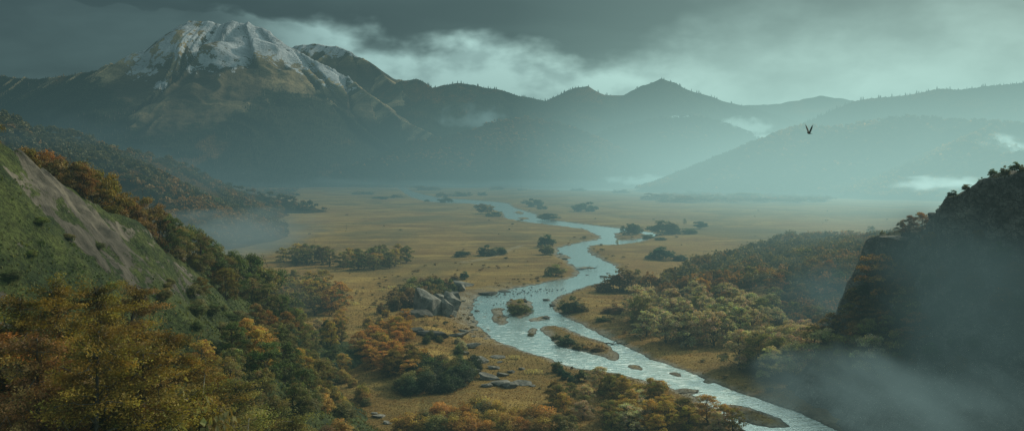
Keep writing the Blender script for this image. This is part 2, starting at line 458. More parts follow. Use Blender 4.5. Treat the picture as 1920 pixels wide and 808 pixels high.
def slope_mat():
    m, nb, out = mat_new('slope')
    P = nb.pos(); rock = nb.attr('rock'); t = nb.attr('arc'); s = nb.attr('s')
    cc = nb.new('ShaderNodeCombineXYZ'); nb.put(cc.inputs[0], nb.math('MULTIPLY', t, 0.55)); nb.put(cc.inputs[1], nb.math('MULTIPLY', s, 3.0))
    streak = nb.noise(cc.outputs[0], 1.0, 5, 0.6, 0.3)
    c, a, b = rock_col(nb, P, (0.036, 0.033, 0.027), (0.115, 0.101, 0.080))
    c = nb.mix(nb.ramp(streak, 0.35, 0.7, 0, 0.8), c, nb.mix(nb.ramp(a, .3, .7), (0.03, 0.029, 0.023), (0.145, 0.126, 0.096)))
    c = nb.mix(nb.ramp(s, 0.07, 0.16, 0, 0.6), c, (0.035, 0.033, 0.027))
    g1 = nb.noise(P, 0.20, 5, 0.65); g2 = nb.noise(P, 1.8, 5, 0.7)
    g = nb.mix(nb.ramp(g1, 0.36, 0.64), (0.022, 0.036, 0.012), (0.066, 0.082, 0.024))
    g = nb.mix(1.0, g, nb.mix(nb.ramp(g2, 0.3, 0.72), (0.4, 0.4, 0.4), (1.4, 1.4, 1.3)), 'MULTIPLY')
    f = nb.ramp(nb.math('ADD', rock, nb.math('ADD', nb.math('MULTIPLY', nb.math('SUBTRACT', g2, 0.5), 0.9), nb.math('MULTIPLY', nb.math('SUBTRACT', a, 0.52), 2.4))), 0.42, 0.58)
    col = nb.mix(f, g, c)
    h = nb.mix(f, g2, streak)
    bmp = nb.bump(h, 0.9, 0.8, nb.bump(b, 0.5, 0.3))
    principled(nb, out, col, 0.9, bmp, 0.15)
    return m
HS = grid_mesh('hillside', Xl, Yl, Zl, slope_mat(), {'rock': rock, 'arc': Tl, 's': Sl})

# right cliff
xs = np.linspace(55, 260, 360); ysc = np.linspace(70, 330, 450)
Xc, Yc = np.meshgrid(xs, ysc); Zc = h_cliff(Xc, Yc)
gyc, gxc = np.gradient(Zc, ysc, xs)
flatness = smooth(0.9, 0.35, np.hypot(gxc, gyc))
def cliff_mat():
    m, nb, out = mat_new('cliff_rock')
    P = nb.pos()
    c, a, b = rock_col(nb, P, (0.085, 0.082, 0.072), (0.24, 0.235, 0.21))
    tn = nb.new('ShaderNodeTexNoise'); nb.put(tn.inputs['Vector'], P); tn.inputs['Scale'].default_value = 0.22; tn.inputs['Detail'].default_value = 4
    vo = nb.new('ShaderNodeTexVoronoi', feature='DISTANCE_TO_EDGE'); nb.put(vo.inputs['Vector'], nb.vmath('ADD', nb.scale(P, (.055, .055, .15)), nb.vmath('SCALE', tn.outputs['Color'], s=0.9))); crack = nb.ramp(vo.outputs['Distance'], 0.0, 0.10)
    c = nb.mix(nb.math('ADD', nb.math('MULTIPLY', crack, 0.45), 0.55), (0.02, 0.02, 0.018), c)
    g2 = nb.noise(P, 1.1, 5, 0.7)
    f = nb.ramp(nb.math('ADD', nb.attr('flatness'), nb.math('MULTIPLY', nb.math('SUBTRACT', a, 0.5), 1.2)), 0.35, 0.65)
    col = nb.mix(f, c, nb.mix(nb.ramp(g2, 0.3, 0.7), (0.02, 0.028, 0.012), (0.07, 0.065, 0.025)))
    principled(nb, out, col, 0.9, nb.bump(crack, 0.6, 0.7, nb.bump(b, 0.8, 0.5, nb.bump(a, 0.9, 1.8))), 0.15)
    return m
grid_mesh('cliff', Xc, Yc, Zc, cliff_mat(), {'flatness': flatness})

# ------------------------------------------------------------------ water
def water_mat():
    m, nb, out = mat_new('river_water')
    P = nb.pos()
    n1 = nb.noise(nb.scale(P, (0.30, 1.0, 1)), 0.75, 5, 0.68, 1.0)
    n2 = nb.noise(nb.scale(P, (0.8, 1, 1)), 2.2, 3, 0.6, 0.4)
    n0 = nb.noise(P, 0.03, 3, 0.5)
    calm = nb.ramp(nb.sep(P)[1], 420, 560, 1.0, 0.35)
    b = nb.bump(n2, 0.35, 0.10, nb.bump(n1, nb.math('MULTIPLY', nb.math('MULTIPLY', calm, nb.ramp(n0, 0.35, 0.65, 0.55, 1.0)), 1.0), 0.42))
    g = nb.new('ShaderNodeBsdfGlossy'); nb.put(g.inputs['Color'], (0.93, 0.98, 0.97)); g.inputs['Roughness'].default_value = 0.2; nb.put(g.inputs['Normal'], b)
    df = nb.new('ShaderNodeBsdfDiffuse'); nb.put(df.inputs['Color'], nb.mix(nb.ramp(nb.sep(P)[1], 230, 400, 0, 1), (0.42, 0.62, 0.58), (0.23, 0.42, 0.41))); nb.put(df.inputs['Normal'], b)  # near water painted paler to stand for sun glitter
    lw = nb.new('ShaderNodeFresnel'); lw.inputs['IOR'].default_value = 1.33; nb.put(lw.inputs['Normal'], b)
    # broken white water plus painted sun glints, denser on the near riffles
    fo = nb.ramp(nb.math('MULTIPLY', n1, nb.ramp(nb.sep(P)[1], 240, 430, 1.10, 0.90)), 0.55, 0.66)
    mx = nb.new('ShaderNodeMixShader'); nb.put(mx.inputs[0], nb.ramp(lw.outputs[0], 0.0, 0.5, 0.35, 1.0, 'LINEAR')); nb.l.new(df.outputs[0], mx.inputs[1]); nb.l.new(g.outputs[0], mx.inputs[2])
    wf = nb.new('ShaderNodeBsdfDiffuse'); nb.put(wf.inputs['Color'], (0.75, 0.84, 0.82))
    m2 = nb.new('ShaderNodeMixShader'); nb.put(m2.inputs[0], nb.math('MULTIPLY', fo, 0.8)); nb.l.new(mx.outputs[0], m2.inputs[1]); nb.l.new(wf.outputs[0], m2.inputs[2])
    nb.l.new(m2.outputs[0], out.inputs['Surface'])
    return m
gx, gy = np.meshgrid(np.array([-900., 900.]), np.array([100., 4100.]))
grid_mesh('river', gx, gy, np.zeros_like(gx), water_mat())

# ------------------------------------------------------------------ far hills and the mountain
def forest_mat(name, dark=(0.020, 0.030, 0.018), mid=(0.045, 0.050, 0.024), rust=(0.17, 0.085, 0.028), sc=0.012, rust_lo=0.52, rust_hi=0.66, rust_amt=0.9):
    m, nb, out = mat_new(name)
    P = nb.pos()
    a = nb.noise(P, sc * 0.22, 5, 0.6, 0.4); b = nb.noise(P, sc * 2.4, 5, 0.7); v = nb.noise(P, sc * 9, 3, 0.7)
    c = nb.mix(nb.ramp(b, 0.35, 0.7), dark, mid)
    f = nb.math('MULTIPLY', nb.ramp(nb.math('ADD', a, nb.math('MULTIPLY', nb.math('SUBTRACT', b, 0.5), 0.35)), rust_lo, rust_hi), rust_amt)
    c = nb.mix(f, c, nb.mix(nb.ramp(v, 0.35, 0.65), nb.vmath('SCALE', rust, s=0.5) if False else tuple(q * 0.45 for q in rust), rust))
    principled(nb, out, c, 1.0, nb.bump(v, 1.0, 6.0, nb.bump(b, 1.0, 14.0)), 0.0)
    return m

def hill_mesh(name, ridges, u0, u1, y0, y1, nu, ny, mat, k=2.2, p=1.5, namp=0.06, gul=0.10, gl=160., seed=100, attrs=None, warp=120.):
    uu = np.linspace(u0, u1, nu); yy = np.linspace(y0, y1, ny)
    U, Y = np.meshgrid(uu, yy); X = U * Y
    wx = X + warp * fbm(X / 700, Y / 700, 3, seed + 1); wy = Y + warp * fbm(X / 700, Y / 700, 3, seed + 2)
    Z = np.full(X.shape, -1e9); T = np.zeros(X.shape); Sx = np.ones(X.shape)
    for rd in ridges:
        pts = rd[0]; kk = rd[1] if len(rd) > 1 else k; pp = rd[2] if len(rd) > 2 else p
        h, t, s = ridge_field(wx, wy, pts, kk, pp)
        mm = h > Z; Z = np.where(mm, h, Z); T = np.where(mm, t, T); Sx = np.where(mm, s, Sx)
    body = np.clip(Sx * 4, 0.08, 1) * np.clip((1 - Sx) * 3, 0, 1)
    zz = np.maximum(Z, 0)
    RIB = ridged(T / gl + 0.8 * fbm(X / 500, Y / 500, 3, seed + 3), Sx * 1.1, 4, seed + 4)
    Z = Z + zz * gul * body * (RIB - 0.1)
    Z = Z + zz * namp * np.clip(body, 0.25, 1) * fbm(X / 260, Y / 260, 5, seed + 5) * 1.6
    Z = np.where(Z < 0.5, Z - 2.0, Z)
    at_ = attrs(X, Y, Z, T, Sx) if attrs else None
    if at_ is not None:
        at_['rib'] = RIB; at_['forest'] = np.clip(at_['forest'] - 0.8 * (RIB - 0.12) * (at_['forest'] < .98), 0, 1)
    o = grid_mesh(name, X, Y, Z, mat, at_)
    return o, X, Y, Z, T, Sx

def L(*a): return [at(*q) for q in a]

# the snow mountain
M_main = L((-420,175,6100),(-160,150,6200),(0,144,6200),(80,147,6100),(150,139,6000),(240,116,5900),(290,85,5850),(340,55,5800),(370,46,5800),(420,43,5800),(460,37,5800),(480,42,5800),(520,66,5750),(560,92,5700),(600,116,5650),(650,141,5600),(700,178,5400),(760,222,5150),(830,262,4900),(890,300,4700))
M_spur = L((462,40,5800),(420,80,5600),(370,120,5400),(330,142,5250),(300,158,5150),(262,195,4950),(225,228,4750),(195,262,4550),(180,300,4350))
M_spur2 = L((300,158,5150),(350,205,4950),(400,255,4700),(450,295,4450),(490,322,4250))
M_spur3 = L((520,66,5750),(560,130,5500),(640,200,5200),(720,262,4900),(780,300,4600))
def m_attrs(X, Y, Z, T, Sx):
    gy, gx = np.gradient(Z, axis=0) / np.maximum(np.gradient(Y, axis=0), 1e-3), np.gradient(Z, axis=1) / np.maximum(np.abs(np.gradient(X, axis=1)), 1e-3)
    n = fbm(X / 180, Y / 240, 5, 301); n2 = fbm(T / 70, Sx * 2, 4, 302)
    px = 960 + X / Y * F; py = HZ - (Z - CAMZ) / Y * F
    line = np.interp(px, [205, 235, 260, 330, 420, 480, 560, 640, 720], [1500, 690, 640, 690, 700, 745, 720, 600, 640])
    snow = smooth(-110, 120, Z - line + 50 * n + 75 * n2)
    # wind-bared western shoulder is speckled, the spur knob keeps a patch of snow
    bare = smooth(440, 380, px + 40 * n) * smooth(150, 110, py - 20 * n) * smooth(-0.35, 0.35, fbm(X / 60, Y / 80, 4, 303) + .05)
    snow = snow * (1 - 0.72 * bare)
    knob = np.exp(-(((px - 301) / 17) ** 2 + ((py - 159) / 10) ** 2)) * (Y < 5600)
    snow = np.clip(np.maximum(snow, 0.85 * smooth(0.1, 0.9, knob + 0.35 * n + .25 * n2)), 0, 1)
    fl = np.interp(px, [-200, 120, 190, 250, 300, 380, 460, 540, 640, 700, 800], [900, 900, 700, 360, 270, 330, 520, 640, 560, 480, 320])
    forest = smooth(290, -290, Z - fl + 60 + 130 * n + 150 * n2)
    rust = smooth(0.05, 0.35, fbm(X / 170, Y / 300, 4, 304) + 0.55 * np.exp(-(((px - 765) / 50) ** 2 + ((py - 245) / 45) ** 2)) + 0.35 * np.exp(-(((px - 420) / 90) ** 2 + ((py - 270) / 35) ** 2)) - 0.35 + 0.2 * smooth(250, 60, Z))
    return {'snow': snow, 'forest': forest, 'rust': rust, 'arc': T, 's': Sx}
def mountain_mat():
    m, nb, out = mat_new('mountain')
    P = nb.pos(); snow = nb.attr('snow'); forest = nb.attr('forest'); rust = nb.attr('rust')
    cc = nb.new('ShaderNodeCombineXYZ'); nb.put(cc.inputs[0], nb.math('MULTIPLY', nb.attr('arc'), 0.022)); nb.put(cc.inputs[1], nb.math('MULTIPLY', nb.attr('s'), 6))
    st = nb.noise(cc.outputs[0], 1.0, 6, 0.65, 0.4); n = nb.noise(P, 0.02, 6, 0.7); nf = nb.noise(P, 0.075, 4, 0.7)
    g = nb.mix(nb.ramp(nb.math('ADD', nb.math('MULTIPLY', st, 0.6), nb.math('MULTIPLY', nb.attr('rib'), 0.34)), 0.26, 0.62), (0.04, 0.036, 0.024), (0.42, 0.335, 0.19))  # tan grass, with lit rib crests and shaded gullies painted in
    g = nb.mix(nb.ramp(n, 0.45, 0.7, 0, 0.7), g, (0.05, 0.045, 0.032))
    fc = nb.mix(nb.ramp(nf, 0.35, 0.7), (0.014, 0.022, 0.014), (0.040, 0.046, 0.024))
    fc = nb.mix(nb.math('MULTIPLY', rust, 0.85), fc, nb.mix(nb.ramp(nf, 0.35, 0.65), (0.075, 0.045, 0.016), (0.19, 0.11, 0.04)))
    ff = nb.ramp(nb.math('ADD', forest, nb.math('MULTIPLY', nb.math('SUBTRACT', nb.math('ADD', n, nb.math('MULTIPLY', st, 2.0)), 1.5), 0.7)), 0.4, 0.6)
    c = nb.mix(ff, g, fc)
    sf = nb.ramp(nb.math('ADD', snow, nb.math('MULTIPLY', nb.math('SUBTRACT', nb.math('ADD', nb.math('MULTIPLY', n, 1.6), st), 1.3), 1.9)), 0.47, 0.62)
    sf = nb.math('MULTIPLY', sf, nb.ramp(snow, 0.04, 0.2))
    c = nb.mix(sf, c, nb.mix(nb.ramp(st, .3, .7), (0.26, 0.30, 0.34), (0.47, 0.52, 0.57)))
    bmp = nb.bump(nf, nb.ramp(sf, 0, 1, 0.9, 0.1), 8.0, nb.bump(st, 0.8, 25.0, nb.bump(n, 0.8, 30.0)))
    principled(nb, out, c, 0.95, bmp, 0.05)
    return m
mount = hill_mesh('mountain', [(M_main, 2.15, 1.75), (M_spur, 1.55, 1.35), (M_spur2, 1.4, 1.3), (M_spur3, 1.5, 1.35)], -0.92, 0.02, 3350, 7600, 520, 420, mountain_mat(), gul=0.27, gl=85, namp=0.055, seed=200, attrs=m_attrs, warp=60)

# second peak behind its shoulder
M2 = L((500,130,7300),(560,88,7200),(590,82,7200),(640,89,7100),(665,98,7000),(690,112,6900),(720,140,6700),(760,168,6300),(800,215,6000))
def m2_attrs(X, Y, Z, T, Sx):
    n = fbm(X / 150, Y / 200, 5, 311); px = 960 + X / Y * F
    snow = smooth(-30, 60, Z - 960 + 150 * n - 0.9 * np.clip(px - 600, 0, 200)) * 0.75
    forest = smooth(30, -60, Z - 560 + 90 * n)
    return {'snow': snow, 'forest': forest, 'rust': 0 * Z, 'arc': T, 's': Sx}
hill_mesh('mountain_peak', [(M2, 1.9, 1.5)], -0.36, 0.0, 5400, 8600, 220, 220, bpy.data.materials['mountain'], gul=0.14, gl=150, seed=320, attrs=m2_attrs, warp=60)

FM = forest_mat('hill_forest')
FR = forest_mat('hill_forest_rust', mid=(0.055, 0.055, 0.025), rust_lo=0.44, rust_hi=0.58)
# dark wooded range across the middle distance
R1 = L((700,172,6400),(745,150,6400),(775,146,6400),(800,163,6200),(850,156,6100),(900,165,6000),(950,181,5900),(1000,189,5800),(1040,170,5700),(1078,165,5700),(1112,181,5700),(1150,179,5700),(1190,160,5700),(1225,149,5700),(1262,156,5700),(1310,176,5700),(1360,193,5700),(1430,205,5700),(1560,240,5600))
hr1 = hill_mesh('wooded_range', [(R1, 2.4, 1.4)], -0.2, 0.42, 3900, 7300, 420, 260, FM, gul=0.14, gl=240, seed=400)
# nearer hills in front of it
R2 = L((640,345,4000),(720,318,4150),(800,268,4300),(880,250,4350),(950,226,4400),(1005,221,4400),(1055,230,4350),(1110,258,4200),(1180,300,3950),(1230,338,3800))
R3 = L((980,300,4700),(1060,264,4700),(1150,242,4650),(1230,226,4600),(1300,219,4500),(1340,228,4450),(1385,250,4350),(1430,270,4250),(1500,310,4000))
hr2 = hill_mesh('hill', [(R2, 2.7, 1.25)], -0.25, 0.22, 3500, 5200, 330, 220, FR, gul=0.18, gl=180, seed=430)
hr3 = hill_mesh('hill', [(R3, 2.5, 1.25)], -0.05, 0.38, 3600, 5600, 300, 220, FM, gul=0.15, gl=180, seed=460)
# pale far hills
R4 = L((1330,205,8600),(1400,198,8600),(1460,196,8600),(1500,186,8600),(1535,178,8600),(1580,184,8600),(1640,205,8400),(1720,230,8200))
hr4 = hill_mesh('far_hill', [(R4, 2.6, 1.3)], 0.15, 0.55, 6300, 10500, 160, 140, FM, gul=0.10, gl=300, seed=480)
# right-hand hills
R5 = L((1245,357,3450),(1262,350,3400),(1300,326,3350),(1350,302,3250),(1400,287,3150),(1435,280,3050),(1470,252,2950),(1512,240,2900),(1560,246,2800),(1620,236,2700),(1700,222,2600),(1780,228,2500),(1860,235,2350),(1960,240,2250),(2300,250,2100))
R5b = L((1860,235,2350),(1800,268,2150),(1830,285,2050),(1880,292,1950),(1940,296,1880),(2100,300,1800))
R6 = L((1480,300,3800),(1540,238,3700),(1580,214,3650),(1620,190,3600),(1650,186,3550),(1705,179,3500),(1760,166,3450),(1800,168,3400),(1850,161,3350),(1925,158,3300),(2300,150,3200))
hr5 = hill_mesh('wooded_hill', [(R5, 2.6, 1.3), (R5b, 2.4, 1.3)], 0.12, 0.95, 1350, 3900, 420, 300, FR, gul=0.16, gl=120, seed=500, warp=50)
hr6 = hill_mesh('wooded_hill', [(R6, 2.4, 1.3)], 0.26, 0.95, 2700, 4700, 330, 200, FM, gul=0.16, gl=140, seed=530, warp=60)
# left spur
uu = np.linspace(-1.1, -0.05, 420); yy = 480 * (2300 / 480) ** np.linspace(0, 1, 330)
Um, Ym = np.meshgrid(uu, yy); Xm = Um * Ym; Zm = h_mid(Xm, Ym); Zm = np.where(Zm < 0.3, Zm - 3, Zm)
MIDM = forest_mat('spur_forest', dark=(0.03, 0.034, 0.015), mid=(0.07, 0.058, 0.022), rust=(0.17, 0.085, 0.025), sc=0.05, rust_lo=.45, rust_hi=.6)
grid_mesh('wooded_spur', Xm, Ym, Zm, MIDM)

# ------------------------------------------------------------------ air: valley haze and separate mist banks
def box_obj(name, lo, hi, mat):
    x0, y0, z0 = lo; x1, y1, z1 = hi
    co = [(x0,y0,z0),(x1,y0,z0),(x1,y1,z0),(x0,y1,z0),(x0,y0,z1),(x1,y0,z1),(x1,y1,z1),(x0,y1,z1)]
    fc = [(0,3,2,1),(4,5,6,7),(0,1,5,4),(1,2,6,5),(2,3,7,6),(3,0,4,7)]
    return raw_mesh(name, np.array(co), np.array(fc), mat)

def vol_out(nb, out, dens, col, step=1.0):
    ab = nb.new('ShaderNodeVolumeAbsorption'); nb.put(ab.inputs['Color'], (0, 0, 0)); nb.put(ab.inputs['Density'], dens)
    em = nb.new('ShaderNodeEmission'); nb.put(em.inputs['Color'], col); nb.put(em.inputs['Strength'], dens)  # haze and mist emit their own glow in place of scattered light
    ad = nb.new('ShaderNodeAddShader'); nb.l.new(ab.outputs[0], ad.inputs[0]); nb.l.new(em.outputs[0], ad.inputs[1])
    nb.l.new(ad.outputs[0], out.inputs['Volume'])

m, nb, out = mat_new('valley_haze')
P = nb.pos(); X_, Y_, Z_ = nb.sep(P)[0:3]
gx_ = nb.ramp(X_, -1300, 1300, 0, 1)
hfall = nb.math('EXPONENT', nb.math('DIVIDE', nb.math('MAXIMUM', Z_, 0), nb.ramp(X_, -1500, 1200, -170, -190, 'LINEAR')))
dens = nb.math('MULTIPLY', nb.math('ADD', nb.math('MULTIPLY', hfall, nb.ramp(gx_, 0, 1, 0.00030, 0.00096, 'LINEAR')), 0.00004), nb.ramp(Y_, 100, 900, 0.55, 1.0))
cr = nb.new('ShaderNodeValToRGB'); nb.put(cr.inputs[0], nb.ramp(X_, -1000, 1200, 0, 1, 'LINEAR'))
stops = [(0.0, (0.028, 0.060, 0.070)), (0.18, (0.046, 0.092, 0.102)), (0.4545, (0.150, 0.272, 0.265)), (0.62, (0.43, 0.71, 0.655)), (1.0, (0.50, 0.81, 0.73))]  # brighter sun side of the haze set by emission colour
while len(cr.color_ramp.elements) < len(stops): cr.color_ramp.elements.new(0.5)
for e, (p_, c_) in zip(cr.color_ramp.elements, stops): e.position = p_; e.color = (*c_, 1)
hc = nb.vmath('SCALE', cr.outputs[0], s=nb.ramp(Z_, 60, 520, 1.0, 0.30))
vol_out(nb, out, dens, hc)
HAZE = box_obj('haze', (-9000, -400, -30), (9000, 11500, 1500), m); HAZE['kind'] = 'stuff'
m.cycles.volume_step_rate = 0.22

def mist(name, px, py, Y, wpx, hpx, depth, dens, col, seed=0, label=None, nscale=None, thr=(0.50, 0.86), tilt=0.0):
    """a soft bank of mist: a box volume whose density fades to nothing inside the box"""
    cx, cy, cz = at(px, py, Y); wx = wpx / F * Y / 2; hz_ = hpx / F * Y / 2; dd = depth / 2
    m, nb, out = mat_new(name)
    tc = nb.new('ShaderNodeTexCoord').outputs['Object']
    q = nb.vmath('DIVIDE', tc, (wx, dd, hz_))
    dn_ = nb.new('ShaderNodeTexNoise'); nb.put(dn_.inputs['Vector'], nb.vmath('ADD', nb.scale(q, (max(1.0, min(4.0, wx / hz_)) * .6, .8, .8)), (seed * 2.3, seed * 1.1, seed * .7))); dn_.inputs['Scale'].default_value = 1.0; dn_.inputs['Detail'].default_value = 4
    r0 = nb.vmath('LENGTH', q)
    r = nb.math('MAXIMUM', nb.vmath('LENGTH', nb.vmath('ADD', q, nb.vmath('SCALE', nb.vmath('SUBTRACT', dn_.outputs['Color'], (.5, .5, .5)), s=2.2))), nb.ramp(r0, 0.75, 1.0))
    asp = max(1.0, min(6.0, wx / hz_))
    qs = nb.vmath('ADD', nb.scale(q, (asp * 0.8, 1.0, 1.0)), (seed * 3.71, seed * 1.7, 0))
    n = nb.noise(qs, nscale or 1.3, 5, 0.62, 0.5)
    d1 = nb.ramp(nb.math('ADD', n, nb.math('MULTIPLY', nb.math('SUBTRACT', 1.0, r), 0.42)), thr[0], thr[1])
    dn = nb.math('MULTIPLY', nb.math('MULTIPLY', d1, nb.ramp(r, 1.0, 0.35)), dens)
    vol_out(nb, out, dn, col)
    co = np.array([(-wx,-dd,-hz_),(wx,-dd,-hz_),(wx,dd,-hz_),(-wx,dd,-hz_),(-wx,-dd,hz_),(wx,-dd,hz_),(wx,dd,hz_),(-wx,dd,hz_)])
    fc = np.array([(0,3,2,1),(4,5,6,7),(0,1,5,4),(1,2,6,5),(2,3,7,6),(3,0,4,7)])
    o = raw_mesh('mist', co, fc, m); o.location = (cx, cy, cz); o['kind'] = 'stuff'
    m.cycles.volume_step_rate = 0.8
    return o
WH = (0.60, 0.90, 0.82)
mist('mist_gap', 892, 220, 4900, 170, 60, 500, 0.004, (0.27, 0.44, 0.43), 23)
mist('mist_gap', 1392, 242, 5150, 170, 54, 500, 0.016, WH, 22)
mist('mist_gap', 1440, 258, 4900, 120, 16, 400, 0.018, WH, 3)
mist('mist_gap', 1270, 222, 5100, 80, 12, 300, 0.010, WH, 4)
mist('mist_plain', 1000, 346, 3300, 1100, 34, 700, 0.0016, (0.24, 0.40, 0.385), 15)
mist('mist_plain', 560, 350, 2300, 520, 50, 400, 0.002, (0.10, 0.155, 0.15), 16)
mist('mist_low', 1215, 337, 3500, 210, 26, 300, 0.022, (0.50, 0.80, 0.74), 5)
mist('mist_right', 1885, 276, 2160, 190, 60, 260, 0.024, (0.66, 0.96, 0.88), 6)
mist('mist_right', 1775, 345, 1250, 240, 40, 150, 0.022, (0.68, 1.0, 0.92), 7)
mist('mist_field', 420, 440, 640, 420, 110, 420, 0.008, (0.150, 0.205, 0.190), 8, thr=(.42, .85))
mist('mist_spur', 330, 330, 900, 480, 130, 500, 0.0030, (0.075, 0.125, 0.125), 9)
mist('mist_spur', 120, 255, 640, 330, 110, 140, 0.0045, (0.055, 0.095, 0.10), 10)
mist('mist_wood', 1540, 560, 300, 260, 190, 130, 0.012, (0.070, 0.125, 0.125), 11)
mist('mist_cliff', 1800, 560, 140, 520, 560, 44, 0.038, (0.050, 0.088, 0.086), 12, thr=(0.35, 0.8))
mist('mist_foot', 1700, 745, 170, 620, 210, 90, 0.032, (0.115, 0.178, 0.170), 13)
mist('mist_left', 560, 560, 260, 240, 190, 60, 0.006, (0.07, 0.10, 0.09), 14)
# ------------------------------------------------------------------ foliage
def leaf_mat():
    m, nb, out = mat_new('leaves')
    oi = nb.new('ShaderNodeObjectInfo'); t = nb.attr('tint', 'Color')
    col = nb.mix(1.0, oi.outputs['Color'], t, 'MULTIPLY')
    df = nb.new('ShaderNodeBsdfDiffuse'); nb.put(df.inputs[0], col)
    tr = nb.new('ShaderNodeBsdfTranslucent'); nb.put(tr.inputs[0], nb.mix(1.0, col, (1.25, 1.1, 0.55), 'MULTIPLY'))
    gl = nb.new('ShaderNodeBsdfGlossy'); nb.put(gl.inputs[0], (0.6, 0.6, 0.55)); gl.inputs['Roughness'].default_value = 0.55
    a = nb.new('ShaderNodeMixShader'); a.inputs[0].default_value = 0.36; nb.l.new(df.outputs[0], a.inputs[1]); nb.l.new(tr.outputs[0], a.inputs[2])
    b = nb.new('ShaderNodeMixShader'); b.inputs[0].default_value = 0.03; nb.l.new(a.outputs[0], b.inputs[1]); nb.l.new(gl.outputs[0], b.inputs[2])
    nb.l.new(b.outputs[0], out.inputs['Surface'])
    return m
LEAF = leaf_mat()
def bark_mat(name, c0, c1):
    m, nb, out = mat_new(name)
    P = nb.new('ShaderNodeTexCoord').outputs['Object']
    n = nb.noise(nb.scale(P, (30, 30, 6)), 1.0, 4, 0.65)
    principled(nb, out, nb.mix(nb.ramp(n, 0.35, 0.65), c0, c1), 0.9, nb.bump(n, 0.6, 0.02), 0.1)
    return m
BARK = bark_mat('bark', (0.03, 0.026, 0.02), (0.10, 0.088, 0.07))
BIRCH = bark_mat('pale_bark', (0.12, 0.105, 0.085), (0.42, 0.38, 0.32))

def unit(v): return v / (np.linalg.norm(v, axis=-1, keepdims=True) + 1e-9)

def leaf_cards(rng, c, nrm, size, aspect=1.0, along=None):
    """four-cornered pointed leaves at points c facing nrm"""
    n = len(c)
    a = along if along is not None else unit(rng.normal(size=(n, 3)))
    a = unit(a - nrm * np.sum(a * nrm, -1, keepdims=True))
    b = np.cross(nrm, a)
    sz = size[:, None] * 0.5
    v = np.empty((n, 4, 3))
    fold = nrm * sz * 0.25
    v[:, 0] = c - a * sz; v[:, 1] = c + b * sz / aspect + fold; v[:, 2] = c + a * sz; v[:, 3] = c - b * sz / aspect + fold
    return v.reshape(-1, 3)

def tube(path, rad, k=6):
    path = np.asarray(path, float); m = len(path)
    t = np.gradient(path, axis=0); t = unit(t)
    up = np.where(np.abs(t[:, 2:3]) > 0.9, np.array([[1., 0, 0]]), np.array([[0., 0, 1]]))
    u = unit(np.cross(t, up)); v = np.cross(t, u)
    ang = np.linspace(0, 2 * np.pi, k, endpoint=False)
    co = path[:, None] + (u[:, None] * np.cos(ang)[None, :, None] + v[:, None] * np.sin(ang)[None, :, None]) * np.asarray(rad)[:, None, None]
    f = []
    for i in range(m - 1):
        for j in range(k): f.append((i * k + j, i * k + (j + 1) % k, (i + 1) * k + (j + 1) % k, (i + 1) * k + j))
    return co.reshape(-1, 3), np.array(f)

def merge(parts):
    co, fs, n = [], [], 0
    for c, f in parts: co.append(c); fs.append(f + n); n += len(c)
    return np.concatenate(co), np.concatenate(fs)

def limb(rng, p0, p1, r0, r1, sag=0.12, m=6):
    t = np.linspace(0, 1, m)[:, None]
    path = p0 + (p1 - p0) * t + np.array([0, 0, sag]) * np.sin(t * np.pi) * np.linalg.norm(p1 - p0)
    path[1:-1] += rng.normal(size=(m - 2, 3)) * 0.015
    return tube(path, np.linspace(r0, r1, m), 5)

